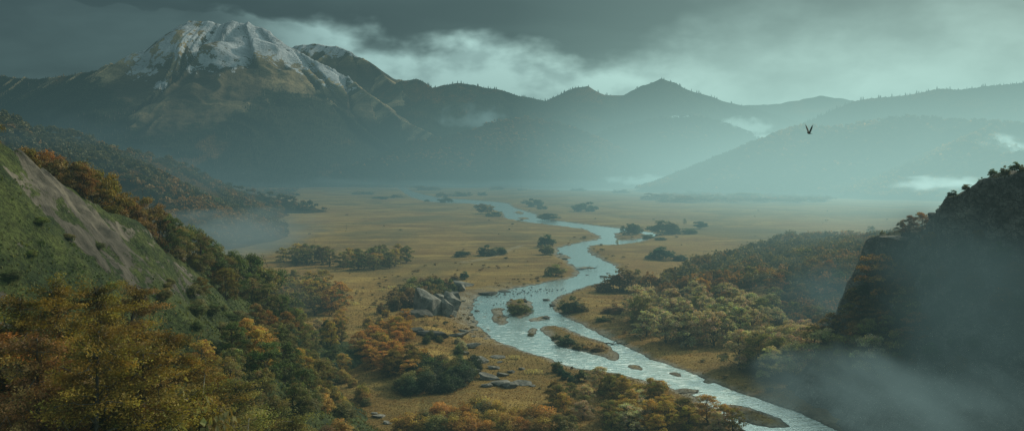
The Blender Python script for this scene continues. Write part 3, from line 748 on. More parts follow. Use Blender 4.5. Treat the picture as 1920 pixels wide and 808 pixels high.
def make_broadleaf(seed, nlobe, nclump, nleaf, leaf, spread=0.40, zlo=0.13, trunk=True, stems=1, squash=0.85):
    """unit-high deciduous tree: trunk with limbs, and a crown of leaf clumps gathered in uneven lobes"""
    rng = np.random.default_rng(seed)
    lobes = []
    for i in range(nlobe):
        a = 2 * np.pi * (i + rng.uniform(-.35, .35)) / nlobe * 1.618 * 2
        z = zlo + (0.86 - zlo) * ((i + 0.4) / nlobe) ** 0.95
        prof = math.sin(min(1, (z - zlo + 0.30) / (1.16 - zlo)) * math.pi) ** 0.6
        rr = spread * prof * rng.uniform(0.45, 0.78) if i < nlobe - 1 else 0.04
        lobes.append((np.array([math.cos(a) * rr, math.sin(a) * rr, z]), spread * rng.uniform(0.34, 0.52)))
    C, Rr = [], []
    for c, r in lobes:
        k = max(2, int(nclump / nlobe))
        d = unit(rng.normal(size=(k, 3))); d[:, 2] = np.abs(d[:, 2]) * 0.9 - 0.25
        C.append(c + d * r * rng.uniform(0.5, 1.0, (k, 1)) * np.array([1, 1, squash])); Rr.append(np.full(k, r) * rng.uniform(0.28, 0.52, k))
    C = np.concatenate(C); Rr = np.concatenate(Rr)
    n = len(C); per = nleaf // n
    dirs = unit(rng.normal(size=(n, per, 3))); dirs[..., 2] = np.where(dirs[..., 2] < -0.35, -dirs[..., 2] * 0.7, dirs[..., 2])
    c = C[:, None] + dirs * (Rr[:, None, None] * rng.uniform(0.45, 1.1, (n, per, 1)) * np.array([1.12, 1.12, 0.78]))
    nr = unit(dirs + 0.55 * rng.normal(size=dirs.shape) + np.array([0, 0, 0.35]))
    size = leaf * rng.uniform(0.55, 1.35, (n, per))
    co = leaf_cards(rng, c.reshape(-1, 3), nr.reshape(-1, 3), size.ravel(), 1.5)
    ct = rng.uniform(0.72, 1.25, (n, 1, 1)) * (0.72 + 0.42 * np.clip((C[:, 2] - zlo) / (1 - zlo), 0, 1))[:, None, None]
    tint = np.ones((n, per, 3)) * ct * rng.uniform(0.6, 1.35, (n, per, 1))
    tint[..., 1] *= rng.uniform(0.82, 1.2, (n, 1)) * rng.uniform(0.9, 1.1, (n, per)); tint[..., 2] *= rng.uniform(0.7, 1.2, (n, per))
    tint = np.repeat(tint.reshape(-1, 3), 4, axis=0)
    q = np.arange(len(co)).reshape(-1, 4)
    crown = raw_data('crown', co, q, tint); crown.materials.append(LEAF)
    tk = None
    parts = []
    for s_ in range(stems):
        base = np.array([0, 0, -0.03]) + (rng.normal(size=3) * np.array([.035, .035, 0]) if stems > 1 else 0)
        lean = rng.normal(size=3) * np.array([0.05, 0.05, 0]) * (2.0 if stems > 1 else 1)
        top = np.array([0, 0, 0.80]) + lean
        t = np.linspace(0, 1, 8)[:, None]
        pth = base + (top - base) * t; pth[1:-1] += rng.normal(size=(6, 3)) * np.array([.012, .012, 0])
        r0 = 0.022 if stems == 1 else 0.013
        rad = np.interp(t.ravel(), [0, .06, 1], [r0 * 1.5, r0, 0.003])
        parts.append(tube(pth, rad, 7))
        for c_, r_ in lobes[s_::stems]:
            zz = max(0.10, c_[2] - 0.20 * rng.uniform(.7, 1.3)); f = (zz + .03) / .83
            st = base + (top - base) * min(f, .9)
            parts.append(limb(rng, st, c_, r0 * 0.5 * (1.1 - f * .6), 0.003, 0.05))
            for _ in range(2): parts.append(limb(rng, st + (c_ - st) * rng.uniform(.4, .7), c_ + rng.normal(size=3) * r_ * .6, 0.004, 0.0015, 0.05, 4))
    co, f = merge(parts)
    tk = raw_data('trunk', co, f, None, True)
    return crown, tk

def make_larch(seed, nleaf, leaf):
    """unit-high layered tree: long tiers of feathery sprays around a straight trunk"""
    rng = np.random.default_rng(seed)
    C, A, Ls = [], [], []; parts = []
    t = np.linspace(0, 1, 9)[:, None]; bend = rng.normal(size=2) * 0.02
    pth = np.concatenate([bend[0] * np.sin(t * 3), bend[1] * np.sin(t * 2.4), -0.03 + 1.0 * t], 1)
    parts.append(tube(pth, np.interp(t.ravel(), [0, .05, 1], [.026, .019, .002]), 7))
    nb_ = 74
    for i in range(nb_):
        z = 0.10 + 0.87 * (i / nb_) ** 0.9
        L = 0.30 * (1 - ((z - .10) / .92) ** 1.5) * rng.uniform(0.6, 1.12) + 0.025
        a = i * 2.39996 + rng.uniform(-.4, .4)
        p0 = np.array([np.interp(z, pth[:, 2], pth[:, 0]), np.interp(z, pth[:, 2], pth[:, 1]), z])
        p1 = p0 + np.array([math.cos(a) * L, math.sin(a) * L, L * rng.uniform(-0.02, 0.32)])
        parts.append(limb(rng, p0, p1, 0.0055 * (1.1 - z), 0.001, 0.06, 5))
        k = max(2, int(9 * L / 0.3))
        for j in range(k):
            f = 0.3 + 0.75 * (j + rng.uniform(0, .8)) / k
            side = rng.uniform(-1, 1) * L * 0.34 * (1.25 - f)
            cpt = p0 + (p1 - p0) * f + np.array([-math.sin(a), math.cos(a), 0]) * side + np.array([0, 0, .06 * L * math.sin(f * 3) + rng.uniform(-.008, .012)])
            C.append(cpt); A.append(unit(np.array([math.cos(a) - math.sin(a) * side / L * 1.5, math.sin(a) + math.cos(a) * side / L * 1.5, rng.uniform(-.05, .35)]))); Ls.append(0.045 * rng.uniform(.7, 1.35) * (0.6 + L * 1.6))
    C = np.array(C); A = np.array(A); Ls = np.array(Ls); n = len(C); per = nleaf // n
    B = unit(np.cross(A, np.array([0, 0, 1.0]))); Up = np.cross(B, A)
    u = rng.normal(size=(n, per)) * 0.8; v = rng.normal(size=(n, per)) * 0.42 * (1.1 - 0.35 * np.abs(u)); w_ = rng.normal(size=(n, per)) * 0.20
    c = C[:, None] + (A[:, None] * u[..., None] + B[:, None] * v[..., None] + Up[:, None] * w_[..., None]) * Ls[:, None, None]
    nr = unit(Up[:, None] + 0.65 * rng.normal(size=(n, per, 3)) + 0.25 * A[:, None])
    al = unit(A[:, None] * 1.0 + B[:, None] * np.sign(v)[..., None] * 0.8 + 0.3 * rng.normal(size=(n, per, 3)))
    co = leaf_cards(rng, c.reshape(-1, 3), nr.reshape(-1, 3), (leaf * rng.uniform(.6, 1.4, (n, per))).ravel(), 2.3, al.reshape(-1, 3))
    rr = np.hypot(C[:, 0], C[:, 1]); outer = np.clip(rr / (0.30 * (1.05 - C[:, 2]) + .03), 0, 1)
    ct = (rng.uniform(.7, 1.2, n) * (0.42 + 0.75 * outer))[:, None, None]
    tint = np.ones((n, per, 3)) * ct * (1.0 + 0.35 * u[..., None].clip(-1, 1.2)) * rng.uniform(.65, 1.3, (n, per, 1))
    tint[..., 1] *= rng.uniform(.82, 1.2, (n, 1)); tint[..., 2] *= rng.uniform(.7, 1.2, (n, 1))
    q = np.arange(len(co)).reshape(-1, 4)
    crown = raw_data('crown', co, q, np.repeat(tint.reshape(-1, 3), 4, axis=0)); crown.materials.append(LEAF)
    co, f = merge(parts)
    return crown, raw_data('trunk', co, f, None, True)

def make_bush(seed, nclump, nleaf, leaf):
    """unit-high, unit-wide domed shrub of leaf clumps with its stems"""
    rng = np.random.default_rng(seed)
    d = unit(rng.normal(size=(nclump, 3))); d[:, 2] = np.abs(d[:, 2])
    r = rng.uniform(0.35, 1.0, (nclump, 1)) ** 0.6
    C = d * r * np.array([0.44, 0.44, 0.74]) * rng.uniform(0.8, 1.12, (nclump, 1)) + np.array([0, 0, 0.10])
    Rr = rng.uniform(0.10, 0.20, nclump); per = nleaf // nclump
    dirs = unit(rng.normal(size=(nclump, per, 3))); dirs[..., 2] = np.where(dirs[..., 2] < -0.3, -dirs[..., 2], dirs[..., 2])
    c = C[:, None] + dirs * Rr[:, None, None] * rng.uniform(0.5, 1.1, (nclump, per, 1))
    c[..., 2] = np.maximum(c[..., 2], 0.01)
    nr = unit(dirs + 0.55 * rng.normal(size=dirs.shape) + np.array([0, 0, .35]))
    co = leaf_cards(rng, c.reshape(-1, 3), nr.reshape(-1, 3), (leaf * rng.uniform(.55, 1.35, (nclump, per))).ravel(), 1.5)
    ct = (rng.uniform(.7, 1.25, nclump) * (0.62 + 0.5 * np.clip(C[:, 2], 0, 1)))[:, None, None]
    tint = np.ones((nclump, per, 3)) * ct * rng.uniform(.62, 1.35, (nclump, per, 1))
    tint[..., 1] *= rng.uniform(.85, 1.18, (nclump, 1))
    q = np.arange(len(co)).reshape(-1, 4)
    fol = raw_data('foliage', co, q, np.repeat(tint.reshape(-1, 3), 4, axis=0)); fol.materials.append(LEAF)
    parts = [limb(rng, np.array([rng.normal() * .04, rng.normal() * .04, -.05]), C[i], .012, .003, .03, 5) for i in rng.choice(nclump, min(nclump, 9), replace=False)]
    co, f = merge(parts)
    st = raw_data('stem', co, f, None, True); st.materials.append(BARK)
    return fol, st

TREES = {
    'larch': [make_larch(s, 80000, 0.0078) for s in (1, 2, 3)],
    'hi':    [make_broadleaf(10 + s, 13 + s, 130, 11000, 0.024, 0.40) for s in range(4)],
    'mid':   [make_broadleaf(20 + s, 12 + s % 3, 84, 3600, 0.042, 0.42) for s in range(5)],
    'lo':    [make_broadleaf(30 + s, 6, 26, 520, 0.10, 0.44) for s in range(4)],
    'birch': [make_broadleaf(40 + s, 9, 80, 4200, 0.028, 0.36, 0.34, stems=2) for s in range(2)],
}
for kd, lst in TREES.items():
    for c, t in lst: t.materials.append(BIRCH if kd == 'birch' else BARK)
BUSH = {
    'hi':  [make_bush(50 + s, 70, 6000, 0.050) for s in range(3)],
    'mid': [make_bush(60 + s, 42, 1900, 0.085) for s in range(4)],
    'lo':  [make_bush(70 + s, 20, 420, 0.18) for s in range(3)],
}
COLS = {'rust': (0.235, 0.118, 0.032), 'orange': (0.46, 0.262, 0.070), 'gold': (0.42, 0.30, 0.085), 'amber': (0.175, 0.122, 0.024),
        'olive': (0.20, 0.182, 0.070), 'pale': (0.46, 0.405, 0.27), 'green': (0.10, 0.125, 0.045), 'dark green': (0.058, 0.085, 0.044), 'brown': (0.19, 0.125, 0.052),
        'teal': (0.040, 0.090, 0.062), 'yellowgreen': (0.18, 0.23, 0.06)}
RNG = random.Random(7)
def jit(c, a=0.13):
    k = 1 + RNG.uniform(-a, a)
    return tuple(max(0.004, q * k * (1 + RNG.uniform(-a, a) * 0.6)) for q in c) + (1.0,)

CENSUS = []
def add_tree(X, Y, Z, h, wdt, kind, col, name='tree', label='', group=None, cat='tree', seed=None):
    i = RNG.randrange(len(TREES[kind])) if seed is None else seed
    crown, tk = TREES[kind][i]
    r = bpy.data.objects.new(name, None); COL.objects.link(r)
    r.location = (X, Y, Z - (0.07 * h if kind in ('mid', 'lo', 'hi') else 0)); r.rotation_euler = (RNG.uniform(-.04, .04), RNG.uniform(-.04, .04), RNG.uniform(0, 6.28)); r.scale = (wdt, wdt, h)
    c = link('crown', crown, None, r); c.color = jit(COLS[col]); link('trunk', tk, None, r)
    tag(r, label, cat, group); CENSUS.append((r, X / Y * F + 960, Y, col, h))
    return r

def add_bush(X, Y, Z, h, wdt, kind, col, name='shrub', label='', group=None, cat='shrub', parts=True):
    fol, st = BUSH[kind][RNG.randrange(len(BUSH[kind]))]
    if parts:
        r = bpy.data.objects.new(name, None); COL.objects.link(r); c = link('foliage', fol, None, r); link('stem', st, None, r)
    else:
        r = c = link(name, fol)
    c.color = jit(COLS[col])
    r.location = (X, Y, Z - 0.05 * h); r.rotation_euler = (0, 0, RNG.uniform(0, 6.28)); r.scale = (wdt, wdt * RNG.uniform(.8, 1.1), h)
    tag(r, label, cat, group); CENSUS.append((r, X / Y * F + 960, Y, col, h))
    return r

def kind_for(Y): return 'hi' if Y < 190 else ('mid' if Y < 560 else 'lo')

ORD = ['first', 'second', 'third', 'fourth', 'fifth', 'sixth', 'seventh', 'eighth', 'ninth', 'tenth', 'eleventh', 'twelfth', 'thirteenth', 'fourteenth', 'fifteenth', 'sixteenth',
       'seventeenth', 'eighteenth', 'nineteenth', 'twentieth', 'twenty-first', 'twenty-second', 'twenty-third', 'twenty-fourth', 'twenty-fifth', 'twenty-sixth', 'twenty-seventh', 'twenty-eighth']
WORD = {'rust': 'rust red', 'orange': 'orange', 'gold': 'golden', 'amber': 'amber', 'olive': 'olive green', 'pale': 'pale straw-coloured', 'green': 'green', 'dark green': 'dark green', 'brown': 'brown', 'teal': 'blue-green', 'yellowgreen': 'bright yellow-green'}

def name_row(objs, noun, where):
    """labels for a short row of like things: colour and place in the row, counted from the left among its own colour"""
    by = {}
    for o, col in objs: by.setdefault(col, []).append(o)
    for col, l in by.items():
        l.sort(key=lambda o: o.location.x / o.location.y)
        for i, o in enumerate(l):
            if len(l) == 1: o['label'] = f'only {WORD[col]} {noun} {where}'
            elif i == len(l) - 1: o['label'] = f'rightmost {WORD[col]} {noun} {where}'
            elif i == 0: o['label'] = f'leftmost {WORD[col]} {noun} {where}'
            else: o['label'] = f'{ORD[i]} {WORD[col]} {noun} from the left {where}'

def inpoly(x, y, P):
    ins = False
    for i in range(len(P)):
        ax, ay = P[i]; bx, by = P[(i + 1) % len(P)]
        if ((ay > y) != (by > y)) and x < (bx - ax) * (y - ay) / (by - ay) + ax: ins = not ins
    return ins

def scatter(P, n, mind, tries=40, ymax=3000):
    """n spots on the ground whose photo pixels lie in polygon P, at least mind metres apart"""
    x0, x1 = min(p[0] for p in P), max(p[0] for p in P); y0, y1 = min(p[1] for p in P), max(p[1] for p in P)
    out = []
    for _ in range(6):
        c = [(RNG.uniform(x0, x1), RNG.uniform(y0, y1)) for _ in range(n * 14)]
        c = [q for q in c if inpoly(q[0], q[1], P)][:n * 6]
        if not c: continue
        XX, YY = hits([q[0] for q in c], [q[1] for q in c])
        for X, Y in zip(XX.tolist(), YY.tolist()):
            if len(out) >= n: break
            if Y > ymax or any((X - o[0]) ** 2 + (Y - o[1]) ** 2 < mind * mind for o in out): continue
            out.append((X, Y))
        if len(out) >= n: break
    zz = h_all(np.array([o[0] for o in out]), np.array([o[1] for o in out]))
    out = [(o[0], o[1], float(z)) for o, z in zip(out, zz)]
    return out

def pick(d):
    r = RNG.uniform(0, sum(d.values()))
    for k, v in d.items():
        r -= v
        if r <= 0: return k
    return k

def wood(P, n, mind, h, wr, cols, noun, where, group, row=True, kind=None, bush=False, name=None, cat=None):
    res = []
    for X, Y, Z in scatter(P, n, mind):
        hh = RNG.uniform(*h); c = pick(cols); k = kind or kind_for(Y)
        if bush: o = add_bush(X, Y, Z, hh, hh * RNG.uniform(*wr), k if k in BUSH else 'mid', c, name or 'shrub', '', group, cat or 'shrub', parts=(k != 'lo'))
        else: o = add_tree(X, Y, Z, hh, hh * RNG.uniform(*wr), k, c, name or 'tree', '', group, cat or 'tree')
        res.append((o, c))
    if row: name_row(res, noun, where)
    else:
        for o, c in res: o['label'] = f'{WORD[c]} {noun} {where}'
    return res

# ---- the big layered trees in the lower left corner: (px, py of the top, distance, colour)
FG = [(20,540,60,'amber'),(110,512,66,'amber'),(165,518,74,'amber'),(250,525,80,'brown'),(62,610,56,'brown'),(190,590,56,'amber'),(300,612,72,'amber'),(262,640,58,'amber'),(130,690,60,'olive'),
      (375,660,84,'amber'),(440,700,88,'olive'),(340,720,64,'amber'),(510,735,98,'olive'),(-30,600,58,'rust'),(230,730,58,'brown'),(430,765,70,'olive'),(545,770,92,'olive')]
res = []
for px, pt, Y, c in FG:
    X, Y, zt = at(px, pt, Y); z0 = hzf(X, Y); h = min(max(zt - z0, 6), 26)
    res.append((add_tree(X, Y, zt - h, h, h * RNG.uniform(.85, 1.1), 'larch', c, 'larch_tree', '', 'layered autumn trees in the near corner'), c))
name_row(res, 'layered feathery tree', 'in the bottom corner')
for i, (px, pt, Y) in enumerate([(325, 655, 62), (352, 668, 66)]):
    X, Y, zt = at(px, pt, Y); z0 = hzf(X, Y)
    add_tree(X, Y, z0, zt - z0, (zt - z0) * .6, 'birch', 'olive', 'birch_tree', ['slim pale-trunked leaning birch nearer the left edge, bottom corner', 'slim pale-trunked birch just right of its twin, bottom corner'][i], 'pale birches in the near corner', seed=i)

# ---- trees standing along and behind the crest of the near slope: (px, top py, distance, height, colour)
CREST = [(-52,158,118,8,'amber'),(60,252,150,8,'amber'),(100,272,150,9,'brown'),(122,268,158,10,'amber'),(148,292,150,8,'brown'),(178,290,160,10,'amber'),(200,300,165,9,'amber'),(226,348,168,8,'rust'),(240,352,172,9,'brown'),(262,346,180,10,'brown'),(285,362,185,10,'brown'),
         (305,378,190,10,'olive'),(318,392,186,9,'green'),(338,408,195,10,'olive'),(356,402,205,12,'green'),(375,425,200,11,'olive'),(392,428,215,12,'green'),(412,440,222,12,'olive'),(432,452,228,12,'green'),(330,455,176,8,'amber'),(310,440,172,8,'amber'),
         (362,470,188,10,'amber'),(398,478,198,11,'amber'),(425,490,205,11,'amber'),(452,462,240,13,'green'),(468,452,250,13,'green'),(490,468,256,14,'olive'),(510,478,264,14,'green'),(470,510,225,12,'olive'),(448,540,208,10,'amber'),(500,520,236,12,'olive'),(525,540,240,11,'green'),(330,498,166,6,'amber'),(378,512,176,6,'amber'),
         (540,575,236,9,'rust'),(480,560,208,9,'brown'),(505,572,214,9,'rust'),(560,560,250,8,'olive'),(85,258,156,8,'rust'),(160,300,150,7,'rust')]
res = []
for px, pt, Y, h, c in CREST:
    X, Y, zt = at(px, pt, Y)
    z0 = hzf(X, Y)
    # move outward from the crest until the ground lies one tree-height below the top
    for _ in range(60):
        if z0 > zt - h * 0.75: Y += 1.5; X, Y, zt = at(px, pt, Y); z0 = hzf(X, Y)
        else: break
    h = min(max(zt - z0, h * .7), h * 1.9)
    res.append((add_tree(X, Y, zt - h, h, h * RNG.uniform(.8, 1.05) if h < 13 else h * .75, 'hi', c, 'autumn_tree', '', 'trees along the crest of the near slope'), c))
name_row(res, 'tree', 'along the crest of the near rocky slope')

# ---- shrubs growing on the slope itself
wood([(0,400),(110,420),(230,470),(270,560),(200,560),(0,520)], 7, 5.0, (0.6, 1.3), (1.9, 3.0), {'olive': 2, 'yellowgreen': 1, 'green': 3}, 'shrub', 'on the mossy face of the near slope', 'shrubs on the near slope', kind='hi', bush=True)
wood([(285,520),(400,560),(500,620),(520,660),(430,690),(330,640),(270,580)], 24, 3.2, (1.2, 3.0), (1.3, 1.9), {'green': 4, 'olive': 3}, 'bush', 'in the hollow below the green slope', 'bushes in the hollow below the slope', kind='hi', bush=True)
# ---- olive and golden trees at the foot of the slope
wood([(360,700),(470,660),(560,640),(640,640),(645,700),(610,740),(560,800),(430,800)], 34, 4.4, (6, 9.5), (.8, 1.1), {'olive': 4, 'pale': .6, 'gold': 2, 'green': 1.2}, 'tree', 'at the foot of the near slope', 'olive trees at the foot of the slope', kind='hi')
wood([(505,640),(545,620),(560,660),(520,680)], 2, 5, (7, 8), (.9, 1.1), {'teal': 1}, 'tree', 'between the olive trees at the slope foot', 'dark trees among the olive trees', kind='hi')
wood([(600,700),(632,690),(636,760),(605,750)], 4, 3, (2.5, 4), (1, 1.3), {'teal': 1, 'dark green': 1}, 'shrub', 'at the edge of the near clearing', 'dark shrubs at the clearing edge', kind='hi', bush=True)
wood([(500,560),(560,540),(630,545),(640,585),(560,600)], 26, 5.5, (9, 13), (.95, 1.25), {'gold': 3, 'orange': 1, 'olive': 2}, 'tree', 'in the golden stand beyond the slope', 'golden trees beyond the slope', kind='mid')
wood([(530,500),(600,500),(690,512),(765,498),(770,490),(640,492),(530,488)], 28, 7, (11, 14.5), (1.0, 1.35), {'olive': 3, 'gold': 2, 'brown': 1}, 'tree', 'in the tree line at the meadow edge', 'tree line at the near meadow edge', kind='mid')
wood([(560,640),(640,615),(645,650),(600,660)], 7, 4, (6, 9), (.9, 1.1), {'gold': 2, 'pale': 1}, 'tree', 'by the clearing left of the outcrop', 'golden trees by the clearing', kind='hi')

# ---- thickets round the rock outcrop in the middle
wood([(650,650),(700,630),(765,630),(775,665),(730,705),(670,690)], 20, 3.4, (6, 9), (1.0, 1.3), {'orange': 4, 'gold': 1}, 'tree', 'left of the rock outcrop', 'orange trees left of the outcrop', kind='hi')
wood([(715,700),(800,690),(830,705),(800,725),(740,725)], 9, 3.6, (6.5, 8), (1.0, 1.3), {'orange': 1, 'amber': 1}, 'tree', 'in front of the rock outcrop', 'orange trees before the outcrop', kind='hi')
wood([(760,720),(800,700),(890,690),(900,715),(850,738),(790,750),(740,740)], 22, 2.8, (4, 7), (1.05, 1.4), {'dark green': 3, 'green': 2, 'olive': 1}, 'bush', 'in the thicket below the rock outcrop', 'green thicket below the outcrop', kind='hi', bush=True)
wood([(735,575),(780,545),(850,535),(850,555),(800,580),(740,592)], 26, 4.0, (6, 9), (1.1, 1.5), {'olive': 2, 'brown': 2, 'green': 1}, 'bush', 'on the knoll behind the outcrop', 'brown bushes on the knoll', kind='mid', bush=True)
wood([(690,590),(740,585),(740,625),(690,610)], 5, 4, (3.5, 5), (1.0, 1.3), {'brown': 1, 'gold': 1}, 'bush', 'beside the knoll above the orange trees', 'bushes above the orange trees', kind='mid', bush=True)
wood([(780,640),(850,645),(880,670),(840,680),(790,670)], 7, 3.5, (2, 4), (1.0, 1.4), {'olive': 1, 'pale': 1, 'green': 1}, 'bush', 'between the outcrop slabs', 'bushes between the outcrop slabs', kind='hi', bush=True)
# ---- golden bushes along the bottom edge
wood([(760,812),(840,785),(960,788),(1050,806),(1060,830),(760,830)], 30, 3.0, (4, 6.5), (1.1, 1.6), {'gold': 3, 'orange': 3, 'olive': 1}, 'bush', 'along the bottom edge below the outcrop', 'golden bushes along the bottom edge', kind='hi', bush=True)
wood([(1040,760),(1100,735),(1180,735),(1280,765),(1340,795),(1390,825),(1040,825)], 40, 3.6, (5, 8.5), (1.0, 1.3), {'olive': 2.5, 'gold': 5, 'amber': 1, 'pale': 1}, 'tree', 'on the near river bank at the bottom', 'trees on the near river bank', kind='hi')
wood([(1035,695),(1070,705),(1110,722),(1060,725)], 5, 3.5, (2.5, 4), (1, 1.3), {'green': 1, 'teal': 1}, 'shrub', 'on the bank above the riffle', 'shrubs above the riffle', kind='mid', bush=True)

# ---- shrubs on the plain: (px, py base, width px, height px, colour, words)
PLAIN = [
 (712,498,46,24,'olive','round shrub at the right end of the meadow tree line'),(866,481,34,12,'dark green','low flat shrub left of the meadow pair'),(915,479,48,20,'dark green','wide dark shrub of the meadow pair by the track'),(938,477,26,16,'green','small shrub at the right end of the meadow pair'),
 (852,526,20,14,'brown','small brown shrub behind the knoll'),(870,524,18,16,'teal','small blue-green shrub behind the knoll'),
 (1024,464,34,24,'dark green','bushy shrub left of the narrow river bend'),(1024,478,28,20,'olive','lower shrub left of the narrow river bend'),(1040,517,40,22,'olive','shrub on the meadow tongue inside the bend'),
 (1165,546,76,42,'brown','big brown shrub mound on the right bank, left half'),(1192,541,50,34,'olive','big shrub mound on the right bank, right half'),(1132,548,40,20,'brown','low shrub at the tip of the right bank mound'),
 (1070,584,52,28,'dark green','rounded shrub on the right bank by the gravel spit'),(1092,586,30,16,'olive','low shrub behind the gravel spit'),
 (1240,486,64,24,'teal','wide blue-green shrub on the right meadow'),(1275,488,36,12,'dark green','low right end of the wide meadow shrub'),
 (1245,440,60,26,'dark green','large shrub clump across the loop of the river'),(1215,446,26,10,'green','low shrub just outside the river loop'),(1262,438,34,20,'olive','middle shrub of the clump across the loop'),(1290,440,36,12,'green','low right shrub of the clump across the loop'),
 (1312,430,32,14,'teal','lone small shrub right of the loop clump'),(1238,451,28,6,'dark green','flat shrub at the right tip of the loop'),
 (1098,397,54,20,'teal','broad shrub on the middle plain right of the river'),(1002,388,34,18,'dark green','dome shrub right of the upper river'),(1016,393,24,8,'green','low shrub beside the dome shrub'),(985,382,26,8,'olive','thin shrub strip above the dome shrub'),
 (1030,412,46,14,'dark green','shrub on the bank below the upper bend'),(908,402,40,18,'brown','brown shrub on the left bank of the upper river'),(925,406,36,12,'olive','low shrub on the left bank of the upper river'),(898,391,24,10,'brown','small shrub left of the upper bank pair'),
 (836,380,28,12,'dark green','dark rounded bush standing in the far river'),(800,379,14,5,'dark green','tiny bush in the far river left of the dark one'),
 (830,369,30,9,'brown','far shrub strip above the river, left'),(865,368,46,10,'olive','far shrub strip above the river, middle'),(905,367,22,8,'dark green','far shrub strip above the river, right'),
 (745,372,30,7,'brown','far shrub on the left river plain'),(715,374,40,5,'dark green','thin far shrub on the left plain'),(800,357,60,9,'brown','far brown thicket by the first river bend'),(870,352,70,10,'olive','far thicket under the mountain foot, right'),
 (680,365,50,7,'olive','thin far thicket on the plain below the mountain'),(930,357,40,7,'brown','far thicket right of the river source'),
 (972,586,44,26,'olive','round bush covering the small river island'),(962,577,26,14,'brown','brown shrub at the back of the bushy island'),(986,583,24,14,'green','green shrub at the right of the bushy island'),
 (1062,643,44,18,'dark green','dark shrub on the long river island'),(1042,632,24,11,'olive','small shrub at the head of the long island'),(1085,650,30,11,'olive','low shrub in the middle of the long island'),(1120,655,26,8,'brown','low shrub near the tail of the long island'),(995,625,14,6,'olive','tiny shrub on the islet beside the long island'),
 (1186,440,30,24,'dark green','dense tree-like shrub on the loop island'),(1200,436,24,14,'olive','low shrub at the right of the loop island'),
 (1150,590,46,16,'brown','brown shrub at the foot of the pale grove'),(1130,604,30,10,'green','low green shrub on the right bank'),(1280,380,60,12,'brown','long far shrub belt on the right plain, left part'),(1330,377,70,13,'olive','long far shrub belt on the right plain, middle'),(1400,374,80,13,'olive','long far shrub belt on the right plain, right part'),(1230,375,70,14,'brown','long far shrub belt on the right plain, left end'),
 (1165,362,40,8,'dark green','dark far shrub by the pale lake'),(1085,358,36,6,'dark green','thin far shrub in front of the pale lake'),(1300,366,50,9,'dark green','far shrub line below the right hill'),(1752,372,60,20,'green','hazy shrub beside the cliff boulders'),
]
for px, py, wp, hp, c, lab in PLAIN:
    X, Y, Z = hit(px, py); k = 'hi' if Y < 300 else ('mid' if Y < 900 else 'lo')
    add_bush(X, Y, Z - .1, hp / F * Y * 1.12, wp / F * Y * 1.05, k, c, 'shrub', lab, 'shrubs scattered over the valley floor', parts=(k != 'lo'))
# small trees by the loop island and lone trees on the plain: (px, base py, top py, colour, label)
for px, py, pt, c, lab in [(1168,441,420,'dark green','tall dark tree on the river loop island, left'),(1180,440,418,'olive','olive tree in the middle of the river loop island'),(1192,439,424,'green','shorter tree at the right of the loop island'),(1157,460,449,'pale','tiny pale yellow tree at the water below the loop island'),
                           (1256,437,412,'olive','taller thin tree behind the loop shrubs'),(1284,421,409,'olive','thin lone tree on the hazy right plain'),(408,389,367,'yellowgreen','lone bright green tree on a rock in the left field'),(756,349,332,'green','small distant tree at the mountain foot')]:
    X, Y, Z = hit(px, py); h = (py - pt) / F * Y
    add_tree(X, Y, Z, h, h * .85, 'mid', c, 'tree', lab)

# ---- right bank: pale groves and the dense wood behind
wood([(1160,600),(1220,640),(1300,655),(1400,650),(1470,630),(1460,590),(1330,575),(1200,585)], 52, 5.6, (10, 14.5), (.9, 1.15), {'pale': 6, 'olive': 2.5, 'brown': .6}, 'tree', 'in the pale grove on the right bank', 'pale grove on the right bank', row=False, kind='mid')
wood([(1375,690),(1440,715),(1560,725),(1680,735),(1690,690),(1560,665),(1420,665)], 30, 5.2, (11, 15), (.85, 1.1), {'pale': 4, 'olive': 2}, 'tree', 'in the misty grove before the cliff foot', 'misty grove before the cliff', row=False, kind='hi')
wood([(1220,560),(1240,530),(1300,508),(1400,478),(1480,455),(1560,442),(1660,435),(1670,480),(1650,560),(1560,610),(1480,590),(1380,570),(1290,566)], 40, 9.0, (9.5, 13), (1.0, 1.3), {'brown': 4, 'rust': 2.2, 'olive': 2.4, 'orange': .6, 'green': 1}, 'tree', 'in the dense wood on the right rise', 'dense autumn wood on the right rise', row=False, kind='mid')
wood([(1470,600),(1640,610),(1640,680),(1500,650)], 12, 6, (8, 11), (.85, 1.1), {'rust': 2, 'brown': 2, 'olive': 1}, 'tree', 'in the misty hollow left of the cliff', 'trees in the hollow left of the cliff', kind='mid')
